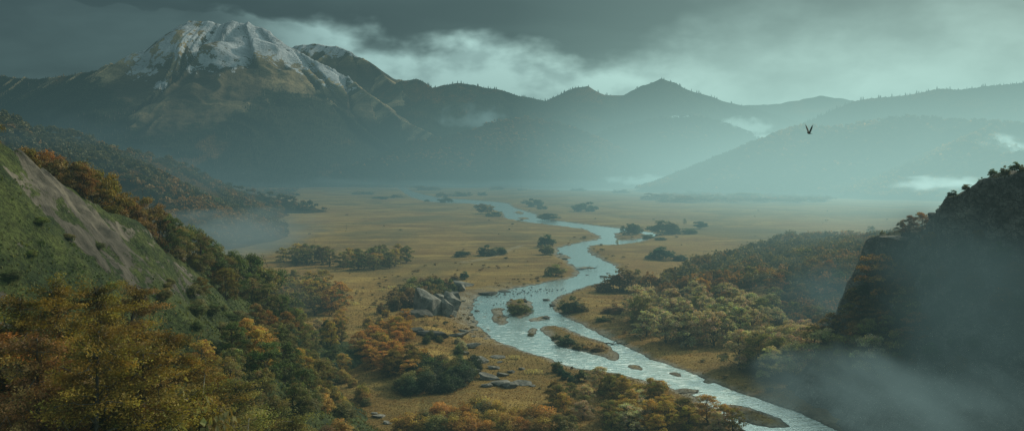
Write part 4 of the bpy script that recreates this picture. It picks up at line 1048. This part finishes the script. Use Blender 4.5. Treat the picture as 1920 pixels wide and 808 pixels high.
# ---- on the cliff
CL = [(1705,405,222,5.5,'rust'),(1728,400,224,6,'orange'),(1745,402,222,5.5,'rust'),(1690,412,226,4,'amber'),(1880,425,186,6,'rust'),(1905,420,186,6,'brown'),(1868,450,182,4,'rust'),(1668,470,226,4,'orange'),(1650,478,232,3,'amber')]
res = []
for px, pt, Y, h, c in CL:
    X, Y, zt = at(px, pt, Y); z0 = hzf(X, Y)
    for _ in range(40):
        if z0 < zt - h * 1.3 and z0 < 30: Y += 1; X, Y, zt = at(px, pt, Y); z0 = hzf(X, Y)
        else: break
    res.append((add_tree(X, Y, min(z0, zt - h * .8), h, h * 1.05, 'hi', c, 'tree', '', 'small trees clinging to the cliff'), c))
name_row(res, 'small tree', 'clinging to the dark cliff on the right')
res = []
for px, py, Y, h, c in [(1762,392,209,2.2,'green'),(1786,372,205,2.4,'dark green'),(1812,352,200,1.8,'olive'),(1862,328,197,1.8,'green'),(1885,320,196,2.2,'olive'),(1905,312,194,2.6,'green'),(1918,318,192,1.8,'olive'),(1840,336,199,1.4,'green'),(1775,384,208,2.4,'dark green'),(1655,432,236,1.6,'olive')]:
    X, Y, zt = at(px, py, Y); res.append((add_bush(X, Y, min(hz(X, Y), zt), h, h * 1.2, 'mid', c, 'shrub', '', 'shrubs on top of the cliff'), c))
name_row(res, 'shrub', 'on the rim of the right cliff')

wood([(1680,480),(1760,455),(1900,440),(1915,640),(1800,700),(1690,690)], 34, 3.0, (1.8, 4.2), (1.0, 1.5), {'dark green': 3, 'green': 2, 'brown': 2}, 'shrub', 'in the shade of the misty cliff face', 'shrubs on the shaded cliff face', row=False, kind='mid', bush=True)
wood([(1600,560),(1660,480),(1690,560),(1700,690),(1620,690)], 16, 3.0, (2.5, 5), (1.0, 1.5), {'dark green': 2, 'brown': 2, 'olive': 1}, 'bush', 'at the foot of the flat ledge', 'bushes below the flat ledge', row=False, kind='mid', bush=True)

wood([(1590,600),(1650,500),(1700,520),(1720,640),(1650,690),(1600,680)], 26, 3.6, (5, 8.5), (.95, 1.25), {'brown': 3, 'rust': 1, 'olive': 2, 'green': 1}, 'tree', 'on the dark slope below the flat ledge', 'trees on the slope below the ledge', row=False, kind='mid', name='autumn_tree')

wood([(560,720),(640,700),(690,740),(700,800),(640,830),(560,830)], 20, 3.4, (2, 4.5), (1.1, 1.6), {'olive': 3, 'gold': 2, 'brown': 1}, 'bush', 'beside the near clearing at the slope foot', 'bushes beside the near clearing', kind='hi', bush=True)
# ------------------------------------------------------------------ woods nobody could count: one object each
def card_template(rng, n, leaf):
    d = unit(rng.normal(size=(n, 3))); d[:, 2] = np.abs(d[:, 2]) * 1.0 - 0.15
    c = d * np.array([.42, .42, .42]) * rng.uniform(.45, 1.05, (n, 1)) + np.array([0, 0, .55])
    c += 0.06 * rng.normal(size=c.shape)
    nr = unit(d + .5 * rng.normal(size=c.shape) + np.array([0, 0, .3]))
    v = leaf_cards(rng, c, nr, leaf * rng.uniform(.6, 1.35, n), 1.25)
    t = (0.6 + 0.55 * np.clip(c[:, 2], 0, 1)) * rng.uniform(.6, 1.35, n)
    return v, np.repeat(t, 4)

def wood_mass(name, pts, hs, ws, cols, ncard=60, leaf=0.22, seed=0, kind='stuff'):
    rng = np.random.default_rng(seed)
    tm = [card_template(rng, ncard, leaf) for _ in range(6)]
    pts = np.asarray(pts, float); n = len(pts); hs = np.asarray(hs); ws = np.asarray(ws); cols = np.asarray(cols)
    which = rng.integers(0, 6, n); ang = rng.uniform(0, 6.28, n)
    co = np.empty((n, ncard * 4, 3)); ti = np.empty((n, ncard * 4, 3))
    for k in range(6):
        m = which == k; v, t = tm[k]
        c, s = np.cos(ang[m])[:, None], np.sin(ang[m])[:, None]
        co[m, :, 0] = (v[:, 0] * c - v[:, 1] * s) * ws[m, None] + pts[m, 0:1]
        co[m, :, 1] = (v[:, 0] * s + v[:, 1] * c) * ws[m, None] + pts[m, 1:2]
        co[m, :, 2] = v[:, 2] * hs[m, None] + pts[m, 2:3]
        ti[m] = t[None, :, None] * cols[m][:, None, :]
    o = raw_mesh(name, co.reshape(-1, 3), np.arange(n * ncard * 4).reshape(-1, 4), LEAF, tint=ti.reshape(-1, 3))
    o['kind'] = kind
    return o

def conifer_mass(name, pts, hs, cols, seed=0):
    rng = np.random.default_rng(seed); n = len(pts); pts = np.asarray(pts); hs = np.asarray(hs)
    k = 5; a = np.linspace(0, 2 * np.pi, k, endpoint=False)
    tv = []; tf = []
    for z0, z1, r in ((0.0, .62, .20), (.38, 1.0, .135)):
        b = len(tv); tv += [(math.cos(q) * r, math.sin(q) * r, z0) for q in a] + [(0, 0, z1)]
        tf += [(b + i, b + (i + 1) % k, b + k) for i in range(k)]
    tv = np.array(tv); tf = np.array(tf)
    ang = rng.uniform(0, 6.28, n)[:, None]; s = hs[:, None]; wv = s * rng.uniform(.8, 1.5, (n, 1))
    co = np.empty((n, len(tv), 3))
    co[..., 0] = (tv[:, 0] * np.cos(ang) - tv[:, 1] * np.sin(ang)) * wv + pts[:, 0:1]
    co[..., 1] = (tv[:, 0] * np.sin(ang) + tv[:, 1] * np.cos(ang)) * wv + pts[:, 1:2]
    co[..., 2] = tv[:, 2] * s + pts[:, 2:3] - 1
    f = (tf[None] + (np.arange(n) * len(tv))[:, None, None]).reshape(-1, 3)
    ti = np.repeat(np.asarray(cols), len(tv), axis=0)
    o = raw_mesh(name, co.reshape(-1, 3), f, LEAF, tint=ti); o['kind'] = 'stuff'
    return o

def grid_points(X, Y, Z, n, rng, keep, zmin=4):
    """random points on a hill grid, kept with probability keep(X,Y,Z)"""
    out = []
    nr, nc = X.shape
    while sum(len(o) for o in out) < n:
        i = rng.integers(0, nr - 1, n); j = rng.integers(0, nc - 1, n); u = rng.random(n); v = rng.random(n)
        f = lambda A: A[i, j] * (1 - u) * (1 - v) + A[i + 1, j] * u * (1 - v) + A[i, j + 1] * (1 - u) * v + A[i + 1, j + 1] * u * v
        p = np.stack([f(X), f(Y), f(Z)], 1)
        k = (p[:, 2] > zmin) & (np.abs(p[:, 0] / p[:, 1]) < 0.64) & (rng.random(n) < keep(p[:, 0], p[:, 1], p[:, 2]))
        out.append(p[k])
        if len(out) > 60: break
    return np.concatenate(out)[:n]

rg = np.random.default_rng(99)
def mixcol(p, sc, thr, rng, dark=(.030, .042, .024), rust=(.24, .125, .04), olive=(.10, .088, .036)):
    r = smooth(thr, thr + .3, fbm(p[:, 0] / sc, p[:, 1] / sc, 3, 700) + 0.25 * rng.normal(size=len(p)))[:, None]
    o = rng.random((len(p), 1))
    c = np.array(dark) * (1 - o * .6) + np.array(olive) * o * .6
    return (c * (1 - r) + np.array(rust) * r) * rng.uniform(.65, 1.3, (len(p), 1))

for nm, hr, n, h0, thr, sc in (('forest', hr1, 9000, 17, .42, 500), ('forest', hr2, 8000, 13, -.05, 330), ('forest', hr3, 6000, 14, .2, 400), ('forest', hr5, 9000, 14, .1, 220), ('forest', hr6, 6000, 13, .25, 300)):
    _, X, Y, Z, T, Sx = hr
    p = grid_points(X, Y, Z, n, rg, lambda x, y, z: np.ones(len(x)))
    if hr is hr1 or hr is hr6: conifer_mass(nm, p, h0 * rg.uniform(.6, 1.35, len(p)), mixcol(p, sc, thr, rg), 3)
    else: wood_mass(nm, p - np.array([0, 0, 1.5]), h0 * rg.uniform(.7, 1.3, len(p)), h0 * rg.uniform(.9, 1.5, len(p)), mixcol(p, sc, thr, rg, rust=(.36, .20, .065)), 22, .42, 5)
# forest on the mountain flank
_, X, Y, Z, T, Sx = mount
fa = m_attrs(X, Y, Z, T, Sx)['forest']; ru = m_attrs(X, Y, Z, T, Sx)['rust']
nr_, nc_ = X.shape
ii = rg.integers(0, nr_, 90000); jj = rg.integers(0, nc_, 90000)
p = np.stack([X[ii, jj] + rg.uniform(-4, 4, 90000), Y[ii, jj], Z[ii, jj]], 1); k = (fa[ii, jj] > .5) & (p[:, 2] > 3) & (np.abs(p[:, 0] / p[:, 1]) < .62)
p = p[k][:16000]; rr = ru[ii, jj][k][:16000][:, None]
cols = (np.array((.026, .036, .022)) * (1 - rr) + np.array((.22, .125, .042)) * rr) * rg.uniform(.6, 1.35, (len(p), 1))
conifer_mass('mountain_forest', p, rg.uniform(10, 20, len(p)), cols, 8)
# the long spur on the left
p = grid_points(Xm, Ym, Zm, 2600, rg, lambda x, y, z: 0.35 + 0.65 * (fbm(x / 60, y / 60, 2, 710) > -.1), 2.5)
wood_mass('spur_woodland', p - np.array([0, 0, .8]), rg.uniform(7, 12, len(p)), rg.uniform(8, 14, len(p)), mixcol(p, 130, .12, rg, (.045, .052, .024), (.21, .115, .036), (.13, .105, .04)), 70, .24, 9)
# far scrub along the foot of the mountain and across the plain
q = []
for px0, px1, py0, py1, n in ((640, 960, 343, 352, 420), (1240, 1560, 366, 381, 420), (380, 560, 352, 370, 240), (960, 1250, 342, 351, 360), (1560, 1900, 352, 372, 200), (420, 700, 330, 345, 200)):
    for _ in range(n):
        a = flat(RNG.uniform(px0, px1), RNG.uniform(py0, py1), 1.0); q.append((a[0], a[1], 0.3))
q = np.array(q)
wood_mass('far_scrub', q, rg.uniform(5, 12, len(q)), rg.uniform(14, 34, len(q)), mixcol(q, 500, .0, rg, (.05, .06, .03), (.22, .12, .045), (.15, .13, .05)), 34, .34, 11)
# infill of the dense wood on the right rise, behind the trees that can be told apart
tall = [(-9e9, 0)]
q = []
for _ in range(9000):
    Y = rg.uniform(405, 760); X = rg.uniform(60, 430); px = 960 + X / Y * F
    py = HZ + (CAMZ - 6) / Y * F
    edge_l = np.interp(Y, [400, 430, 520, 620, 760], [1235, 1225, 1300, 1400, 1490])
    if px > edge_l + 12 * rg.normal() and px < 1990: q.append((X, Y))
q = np.array(q); q = q[:1500]
zz = h_fast(q[:, 0], q[:, 1]); q = np.column_stack([q, zz - .6])
wood_mass('dense_woodland', q, rg.uniform(8, 12, len(q)), rg.uniform(8, 12, len(q)), mixcol(q, 60, .12, rg, (.072, .070, .034), (.25, .14, .055), (.19, .155, .07)), 150, .15, 12)
q = []
for _ in range(6000):
    Y = rg.uniform(262, 400); X = rg.uniform(58, 190); px = 960 + X / Y * F
    if px < 1470 or px > 1760 or Y < 275 + (px < 1560) * 40: continue
    q.append((X, Y))
q = np.array(q)[:260]; q = np.column_stack([q, h_fast(q[:, 0], q[:, 1]) - .5])
wood_mass('hollow_woodland', q, rg.uniform(6, 9, len(q)), rg.uniform(7, 10, len(q)), mixcol(q, 50, .05, rg, (.05, .055, .026), (.22, .11, .035), (.12, .10, .04)), 200, .13, 13)

# ------------------------------------------------------------------ grass, herbs and reeds
def tufts(name, pts, size, cols, rng, per=3, aspect=2.2, upw=0.9):
    n = len(pts); pts = np.asarray(pts)
    c = np.repeat(pts, per, axis=0) + np.column_stack([rng.normal(size=n * per) * .25, rng.normal(size=n * per) * .25, np.zeros(n * per)]) * np.repeat(size, per)[:, None]
    al = unit(np.column_stack([rng.normal(size=(n * per, 2)) * (1 - upw + .15), np.ones(n * per)]))
    nr = unit(np.column_stack([rng.normal(size=(n * per, 2)), rng.uniform(0, .6, n * per)]))
    s = np.repeat(size, per) * rng.uniform(.6, 1.3, n * per)
    c[:, 2] += s * .38
    v = leaf_cards(rng, c, nr, s, aspect, al)
    t = np.repeat(np.repeat(cols, per, axis=0) * rng.uniform(.6, 1.35, (n * per, 1)), 4, axis=0)
    o = raw_mesh(name, v, np.arange(len(v)).reshape(-1, 4), LEAF, tint=t); o['kind'] = 'stuff'
    return o
n = 90000
Y = 185 * (560 / 185) ** (rg.random(n) ** 1.6); X = rg.uniform(-.36, .34, n) * Y
sd_ = river_sd(X, Y); k = (sd_ > 1.5) & (rg.random(n) < smooth(540, 300, Y)); X, Y, sd_ = X[k], Y[k], sd_[k]
Z = h_floor(X, Y, sd_); k = np.maximum(h_left(X, Y)[0], np.maximum(h_wood(X, Y), h_cliff(X, Y))) < Z + .3; X, Y, Z = X[k], Y[k], Z[k]
a = smooth(-.25, .35, fbm(X / 22, Y / 22, 3, 720))[:, None]; b = smooth(.0, .5, fbm(X / 14, Y / 14, 3, 730))[:, None]
cols = (np.array((.29, .19, .062)) * a + np.array((.17, .135, .05)) * (1 - a)) * (1 - b) + np.array((.31, .18, .05)) * b
tufts('meadow_grass', np.column_stack([X, Y, Z - .05]), rg.uniform(.14, .40, len(X)) * np.clip(Y / 260, .8, 1.4), cols * .85, rg, 2, 1.5, .2)
# green cover on the near slope
n = 90000
X = rg.uniform(-115, 0, n); Y = rg.uniform(45, 285, n)
Z, T, Sx = h_left(X, Y)
from_rock = smooth(0.34, 0.10, Sx + 0.16 * fbm(T / 14, Sx * 3, 3, 81)) * smooth(212, 165, Y + 14 * fbm(X / 9, Y / 9, 2, 82))
rb = smooth(0.22, 0.5, ridged(T / 17 + 0.5 * fbm(X / 15, Y / 15, 2, 85), Sx * 2.2, 3, 86)) * smooth(.15, .35, Sx) * smooth(.75, .5, Sx) * smooth(150, 105, Y)
k = (Sx < .99) & (Z > 1) & (rg.random(n) > np.maximum(from_rock, rb) * 1.25) & (rg.random(n) < .35 + .65 * smooth(-.2, .3, fbm(X / 6, Y / 6, 3, 740)))
X, Y, Z, Sx = X[k], Y[k], Z[k], Sx[k]
a = smooth(-.2, .35, fbm(X / 11, Y / 11, 3, 750))[:, None]
cols = np.array((.060, .088, .026)) * a + np.array((.105, .118, .040)) * (1 - a)
b = (smooth(.6, .95, Sx) * (rg.random(len(X)) < .6))[:, None]
cols = cols * (1 - b) + np.array((.19, .135, .045)) * b
tufts('slope_herbs', np.column_stack([X, Y, Z - .05]), rg.uniform(.22, .6, len(X)), cols, rg, 2, 1.5, .35)

# low brush between the shrubs of the valley floor
n = 16000
Y = 240 * (1500 / 240) ** rg.random(n); X = rg.uniform(-.42, .55, n) * Y
den = smooth(.12, .55, fbm(X / 60, Y / 110, 4, 760, .6)) * .3 * smooth(700, 360, Y) + .01
sd_ = river_sd(X, Y); den = np.maximum(den, .5 * smooth(22, 4, sd_) * smooth(-.1, .4, fbm(X / 25, Y / 25, 3, 761)))
k = (sd_ > 2.5) & (rg.random(n) < den) & (np.maximum(h_left(X, Y)[0], np.maximum(h_cliff(X, Y), h_mid(X, Y))) < 1)
X, Y = X[k], Y[k]; q = np.column_stack([X, Y, np.maximum(h_floor(X, Y), h_wood(X, Y)) - .15])
hb = rg.uniform(.5, 1.7, len(q)) * np.clip(Y / 500, .8, 1.5)
wood_mass('low_brush', q, hb, hb * rg.uniform(1.2, 2.4, len(q)), mixcol(q, 80, .0, rg, (.115, .095, .036), (.22, .13, .04), (.20, .15, .05)), 26, .42, 21)

def reed_clump(px, py, wpx, hm, lab):
    X, Y, Z = hit(px, py); w_ = wpx / F * Y; n = int(26 * wpx / 10)
    x = rg.uniform(-w_ / 2, w_ / 2, n); y = rg.normal(size=n) * w_ * .18
    c = np.column_stack([x, y, np.full(n, hm * .45)]); al = unit(np.column_stack([rg.normal(size=(n, 2)) * .22, np.ones(n)])); nr = unit(np.column_stack([rg.normal(size=(n, 2)), np.zeros(n)]))
    v = leaf_cards(rg, c, nr, hm * rg.uniform(.6, 1.25, n), 4.5, al)
    o = raw_mesh('reed_clump', v, np.arange(len(v)).reshape(-1, 4), LEAF, tint=np.repeat(np.array([[.52, .48, .26]]) * rg.uniform(.6, 1.2, (n, 1)), 4, axis=0))
    o.location = (X, Y, Z); tag(o, lab, 'reeds', 'pale reed clumps')
for a in [(655, 572, 38, 1.7, 'wide clump of pale dry reeds in the meadow above the orange trees'), (735, 541, 16, 1.5, 'small clump of pale reeds left of the knoll bushes'), (965, 674, 20, 1.3, 'narrow pale reed clump between the slabs and the river'), (1000, 701, 34, 1.3, 'wider pale reed clump below the narrow one by the river'), (716, 545, 14, 1.2, 'faint pale reed clump farthest left of the knoll')]:
    reed_clump(*a)

# ------------------------------------------------------------------ rocks
def stone_mat(name, k=1.0):
    m, nb, out = mat_new(name)
    P = nb.pos(); c, a, b = rock_col(nb, P, (0.075 * k, 0.073 * k, 0.064 * k), (0.25 * k, 0.24 * k, 0.21 * k))
    nz = nb.sep(nb.normal())[2]; g = nb.noise(P, 2.0, 4, .7)
    c = nb.mix(nb.math('MULTIPLY', nb.ramp(nz, .5, .95), nb.ramp(g, .52, .68, 0, .8)), c, (0.075, 0.07, 0.03))
    principled(nb, out, c, .88, nb.bump(b, .7, .15, nb.bump(a, .7, .4)), .2)
    return m
STONE = stone_mat('stone', 1.0); DARKSTONE = stone_mat('dark_stone', .42)
import bmesh
def rock_data(seed, flatk=.6, cuts=16, sub=4):
    rng = np.random.default_rng(seed); bm = bmesh.new(); bmesh.ops.create_icosphere(bm, subdivisions=sub, radius=1)
    co = np.array([v.co[:] for v in bm.verts]); fc = np.array([[v.index for v in f.verts] for f in bm.faces]); bm.free()
    for _ in range(cuts):
        n = unit(rng.normal(size=3) * np.array([1, 1, .8])); d = rng.uniform(.48, .85)
        co = co - np.maximum(co @ n - d, 0)[:, None] * n
    n = np.array([rng.normal() * .15, rng.normal() * .15, 1.]); n /= np.linalg.norm(n)
    co = co - np.maximum(co @ n - flatk, 0)[:, None] * n
    co += unit(co) * (0.045 * fbm(co[:, 0] * 2.3 + seed, co[:, 1] * 2.3 + co[:, 2] * 1.7, 4, seed))[:, None]
    co /= np.abs(co).max(axis=0)
    return raw_data('rock', co, fc, None, False)
ROCKS = [rock_data(800 + s, RNG.uniform(.55, .8), 34) for s in range(8)]
SLABS = [rock_data(820 + s, .3, 20) for s in range(4)]
RK = random.Random(11)
def add_rock(px, py, wp, hp, lab, group=None, dark=False, Y=None, name='boulder', slab=False, dep=None, tilt=0.12, sink=.35):
    if Y is None: X, Y, Z = hit(px, py)
    else: X, _, Z = at(px, py, Y)
    src = RK.choice(SLABS if slab else ROCKS)
    key = src.name + ('_dark' if dark else '')
    me = bpy.data.meshes.get(key + '_s')
    if me is None:
        me = src.copy(); me.name = key + '_s'; me.materials.append(DARKSTONE if dark else STONE)
    o = link(name, me); hw = wp / F * Y / 2; hh = hp / F * Y / 2 * (.62 if slab and not dark else 1)
    o.scale = (hw, (dep or 1.0) * hw * .8, hh * (1 + sink)); o.location = (X, Y, Z + hh * (1 - sink))
    o.rotation_euler = (RK.uniform(-tilt, tilt), RK.uniform(-tilt, tilt), RK.uniform(-.5, .5))
    tag(o, lab, 'rock', group); return o
OUT = 'rocks of the outcrop by the river'
for a in [(803,604,62,44,'biggest grey rock of the outcrop, with a steep smooth face'),(838,604,26,32,'upright grey rock at the right foot of the biggest rock'),(846,585,38,30,'rounded grey rock on the right shoulder of the outcrop'),(822,574,36,24,'grey rock on top of the outcrop behind the biggest rock'),
          (850,566,28,18,'smaller grey rock at the upper right of the outcrop'),(842,556,24,15,'small grey block high on the outcrop'),(858,546,34,12,'flat grey rock where the outcrop thins out'),(868,536,44,8,'thin pale slab at the far tip of the outcrop'),(815,596,24,30,'narrow grey rock wedged before the biggest rock'),(848,602,18,14,'small grey stone at the outcrop foot'),(795,572,30,16,'grey rock half hidden under the knoll bushes'),(836,548,18,10,'small rock beside the knoll bushes')]:
    add_rock(*a, group=OUT, tilt=.3)
add_rock(778,612,72,22,'long dark slab above the orange trees, left one',OUT,True,slab=True,dep=.5); add_rock(800,603,44,18,'dark slab end leaning on the long dark slab',OUT,True,slab=True,dep=.6)
add_rock(815,652,78,20,'long dark slab in the middle of the thicket',OUT,True,slab=True,dep=.5); add_rock(782,648,34,14,'short dark slab left of the middle slab',OUT,True,slab=True)
for a in [(855,640,46,16,'pale flat slab at the top of the lower rock trail'),(880,655,52,18,'broad pale slab in the lower rock trail'),(868,668,34,14,'tilted slab beside the broad pale slab'),(900,682,40,22,'angular dark-sided block in the lower rock trail'),(890,700,34,18,'cracked slab below the angular block'),
          (915,712,46,22,'large cracked slab near the end of the trail'),(938,722,44,18,'wide slab at the lower end of the trail'),(955,727,36,24,'sharp-edged block at the bottom of the rock trail'),(978,722,40,12,'low flat slab running to the right end of the trail'),(912,726,24,14,'small block under the large cracked slab'),
          (933,672,30,8,'separate flat slab lying in the grass by the river'),(938,681,14,6,'small stone under the separate flat slab'),(959,700,16,12,'round stone between trail and river'),(979,694,14,10,'pale round stone nearest the reeds'),(1000,726,14,7,'last small stone right of the trail'),(925,692,26,12,'middle slab of the lower rock trail'),(945,705,28,12,'slab with grass in its cracks, trail end'),(870,628,26,10,'small flat slab by the gravel apron')]:
    add_rock(*a, group='slabs of the lower rock trail', slab=True, tilt=.22)
for a in [(712,783,28,10,'bigger flat grey stone in the near clearing'),(727,795,20,9,'second grey stone in the near clearing'),(702,777,14,6,'small stone left in the near clearing')]: add_rock(*a, group='stones in the near clearing', slab=True)
add_rock(497,560,22,30,'pale pointed boulder among the trees beyond the slope')
for a in [(915,549,44,9,'long dark rock lying on the far gravel shore'),(945,544,26,6,'thin dark rock beside the long shore rock'),(895,580,12,5,'dark stone at the water on the left bend'),(985,565,10,6,'dark stone at the bushy island edge'),(1024,594,14,6,'dark stones on the thin middle islet'),(1024,560,16,7,'grey stone on the right gravel spit'),(1036,571,14,7,'dark stone at the right gravel spit water edge'),
          (1052,474,9,3,'tiny dark rock in the narrow bend, upper'),(1085,478,10,3,'tiny dark rock in the narrow bend, middle'),(1060,484,12,4,'tiny dark rock in the narrow bend, left'),(1103,513,12,4,'dark rock in the pool below the bend'),(1140,509,10,4,'dark rock near the right bank of the pool'),(1132,516,16,6,'rock pile at the right bank of the pool'),(1120,427,12,3,'dark rock in the stream above the loop'),(1100,494,8,3,'tiny rock near the driftwood')]:
    add_rock(*a, group='rocks along the river', dark=True, slab=True)
RNG2 = random.Random(5)
for i in range(34):      # cobbles on the gravel apron of the left bank
    add_rock(RNG2.uniform(868, 905) + i * .5, 560 + i * 2.3, RNG2.uniform(5, 13), RNG2.uniform(2.5, 5), 'small grey stone on the gravel shore of the left bank', 'stones on the gravel shore', slab=True)
add_rock(408,389,16,8,'dark rock under the lone green tree in the left field',None,True)
# boulders of the cliff
for a in [(1852,386,120,46,203,'broad boulder under the cliff rim with a bright upper edge'),(1828,380,70,36,206,'rounded dark boulder left of the cliff top'),(1905,350,110,40,198,'massive top boulder of the cliff'),(1792,404,56,32,209,'boulder stepping down at the left end of the cliff'),(1766,420,44,24,213,'small boulder above the flat ledge'),(1812,392,44,26,206,'wedge-shaped boulder between the cliff steps'),(1880,402,90,40,197,'wide cracked boulder below the massive top one'),(1745,440,34,18,215,'low block at the back of the flat ledge')]:
    add_rock(a[0], a[1], a[2], a[3], a[5], 'boulders at the top of the cliff', Y=a[4], dep=.9, sink=.7, tilt=.2)
add_rock(1694,448,112,16,'flat-topped stone ledge jutting from the cliff', None, Y=225, slab=True, dep=.55, tilt=.03, name='rock_ledge', sink=.6)

# ------------------------------------------------------------------ dead wood
def dead_wood(px, py, length_px, lab, rot, lying=True, name='driftwood'):
    X, Y, Z = hit(px, py); Lm = length_px / F * Y; rng = np.random.default_rng(int(px))
    pts = [limb(rng, np.array([0, 0, 0.]), np.array([1., 0, .04]), .028, .008, .03, 7)]
    for _ in range(7):
        f = rng.uniform(.2, .95); pts.append(limb(rng, np.array([f, 0, .02]), np.array([f + rng.uniform(.05, .3), rng.uniform(-.28, .28), rng.uniform(.02, .22)]), .011, .002, .03, 4))
    co, f = merge(pts); me = raw_data(name, co, f, None, True); me.materials.append(BARK)
    o = link(name, me); o.location = (X, Y, max(Z, 0.15)); o.scale = (Lm,) * 3
    o.rotation_euler = (0, 0 if lying else -math.pi / 2, rot); tag(o, lab, 'dead wood' if lying else 'dead tree'); return o
dead_wood(1080, 503, 40, 'bleached log lying across the middle of the pool', -.05)
dead_wood(1134, 640, 46, 'fallen bare tree reaching into the river from the right bank', -.5)
dead_wood(1272, 735, 44, 'dark waterlogged trunk at the near bank under the trees', -.1)
dead_wood(1158, 447, 22, 'thin branchy log at the loop island', -.2)
dead_wood(1160, 590, 36, 'grey fallen trunk at the left edge of the pale grove', .9)
for px, py, hp, lab in [(978, 357, 15, 'tall dark lone snag on the far plain below the lake'), (487, 389, 11, 'thin bare snag right of the lone green tree'), (650, 432, 9, 'short bare snag in the middle of the left meadow')]:
    dead_wood(px, py, hp, lab, 0.3, False, 'dead_tree')
add_rock(978,357,20,4,'low dark rock heap at the foot of the far snag',None,True,slab=True)

# ------------------------------------------------------------------ birds
def feather_mat():
    m, nb, out = mat_new('feathers'); principled(nb, out, (0.022, 0.018, 0.014), .8, None, .2); return m
FEA = feather_mat()
def loft(path, rad, k=8): return tube(path, rad, k)
def waterbird():
    body = loft([(-.42,0,.12),(-.34,0,.13),(-.2,0,.13),(0,0,.12),(.18,0,.13),(.27,0,.17)], [.004,.05,.12,.15,.11,.05], 8)
    neck = loft([(.22,0,.15),(.29,0,.24),(.28,0,.34),(.30,0,.40),(.36,0,.405)], [.06,.04,.033,.045,.03], 7)
    bill = loft([(.36,0,.405),(.41,0,.395),(.46,0,.39)], [.026,.018,.004], 6)
    tail = loft([(-.36,0,.14),(-.46,0,.19),(-.50,0,.21)], [.05,.03,.004], 6)
    co, f = merge([body, neck, bill, tail]); me = raw_data('waterbird', co, f, None, True); me.materials.append(FEA); return me
WB = waterbird(); rb_ = random.Random(3); seen = []
spots = [(902,554),(914,557),(922,555),(931,556),(934,553),(937,551),(939,557),(945,553),(948,553),(956,555),(962,551),(964,556),(960,544),(963,546),(968,542),(980,544),(983,546),(992,540),(997,539),(995,544),(999,547),(1004,546),(1007,548),(1012,543),(1014,547),(1020,545),(1023,541),(1026,549),(1030,546),(1036,543),(1045,544),(1053,543),(1056,541),(926,572),(931,569),(939,571),(944,568),(984,558),(996,554),(970,552)]
for px, py in spots + [(rb_.gauss(985, 40), 0) for _ in range(22)]:
    if py == 0: py = 556 - (px - 900) * .075 + rb_.uniform(-6, 4)
    X, Y = flat(px, py)
    if float(river_sd(np.array([X]), np.array([Y]))[0]) > -1: continue
    o = link('waterbird', WB); s = rb_.uniform(1.0, 1.5); o.scale = (s, s, s); o.location = (X, Y, -.02); o.rotation_euler = (0, 0, rb_.uniform(0, 6.28))
    tag(o, 'dark waterbird swimming in the flock above the small river islands', 'waterbird', 'flock of waterbirds on the river')

def eagle():
    parts = [loft([(-.40,0,.02),(-.30,0,.0),(-.1,0,-.01),(.12,0,0),(.24,0,.03),(.33,0,.06),(.39,0,.065)], [.02,.06,.11,.12,.085,.06,.045], 8),
             loft([(.39,0,.065),(.44,0,.055),(.465,0,.03)], [.032,.02,.003], 6)]
    for sgn in (-1, 1):
        ribs = []; up = []
        for i in range(7):      # wing raised in a V, bent at the wrist
            t = i / 6; y = sgn * (.08 + .50 * t - .06 * t * t); z = .06 + .98 * t ** .92 - (.06 if sgn > 0 else 0) * t
            ch = (.34, .36, .37, .36, .33, .26, .15)[i]; x0 = .16 + .05 * math.sin(t * 3)
            ribs.append([(x0, y, z), (x0 - ch * .5, y - sgn * .015, z + .025), (x0 - ch, y - sgn * .02, z - .02)])
        co = np.array(ribs).reshape(-1, 3); f = [(a * 3 + b, (a + 1) * 3 + b, (a + 1) * 3 + b + 1, a * 3 + b + 1) for a in range(6) for b in range(2)]
        parts.append((co, np.array(f)))
        for j in range(5):      # spread primaries
            b = np.array([.12 - .07 * j, sgn * .50, .98 - .05 * j]); tip = b + np.array([-.02 - .05 * j, sgn * (.14 + .02 * j), .24 - .045 * j]); s = np.array([.022, 0, -.008])
            parts.append((np.array([b - s, b + s, tip + s * .5, tip - s * .5]), np.array([(0, 1, 2, 3)])))
    tl = np.array([(-.30, -.06, .01), (-.30, .06, .01), (-.62, .17, .0), (-.66, .06, .01), (-.66, -.06, .01), (-.62, -.17, .0)])
    parts.append((tl, np.array([(0, 1, 2, 3)]))); parts.append((tl, np.array([(0, 3, 4, 5)])))
    co, f = merge(parts); me = raw_data('eagle', co, f, None, True); me.materials.append(FEA); return me
o = link('eagle', eagle()); o.location = at(1517, 250, 150); o.scale = (1.3,) * 3; o.rotation_euler = (0, R(-6), R(214))
tag(o, 'dark eagle flying with raised wings in front of the hazy right hill', 'bird')
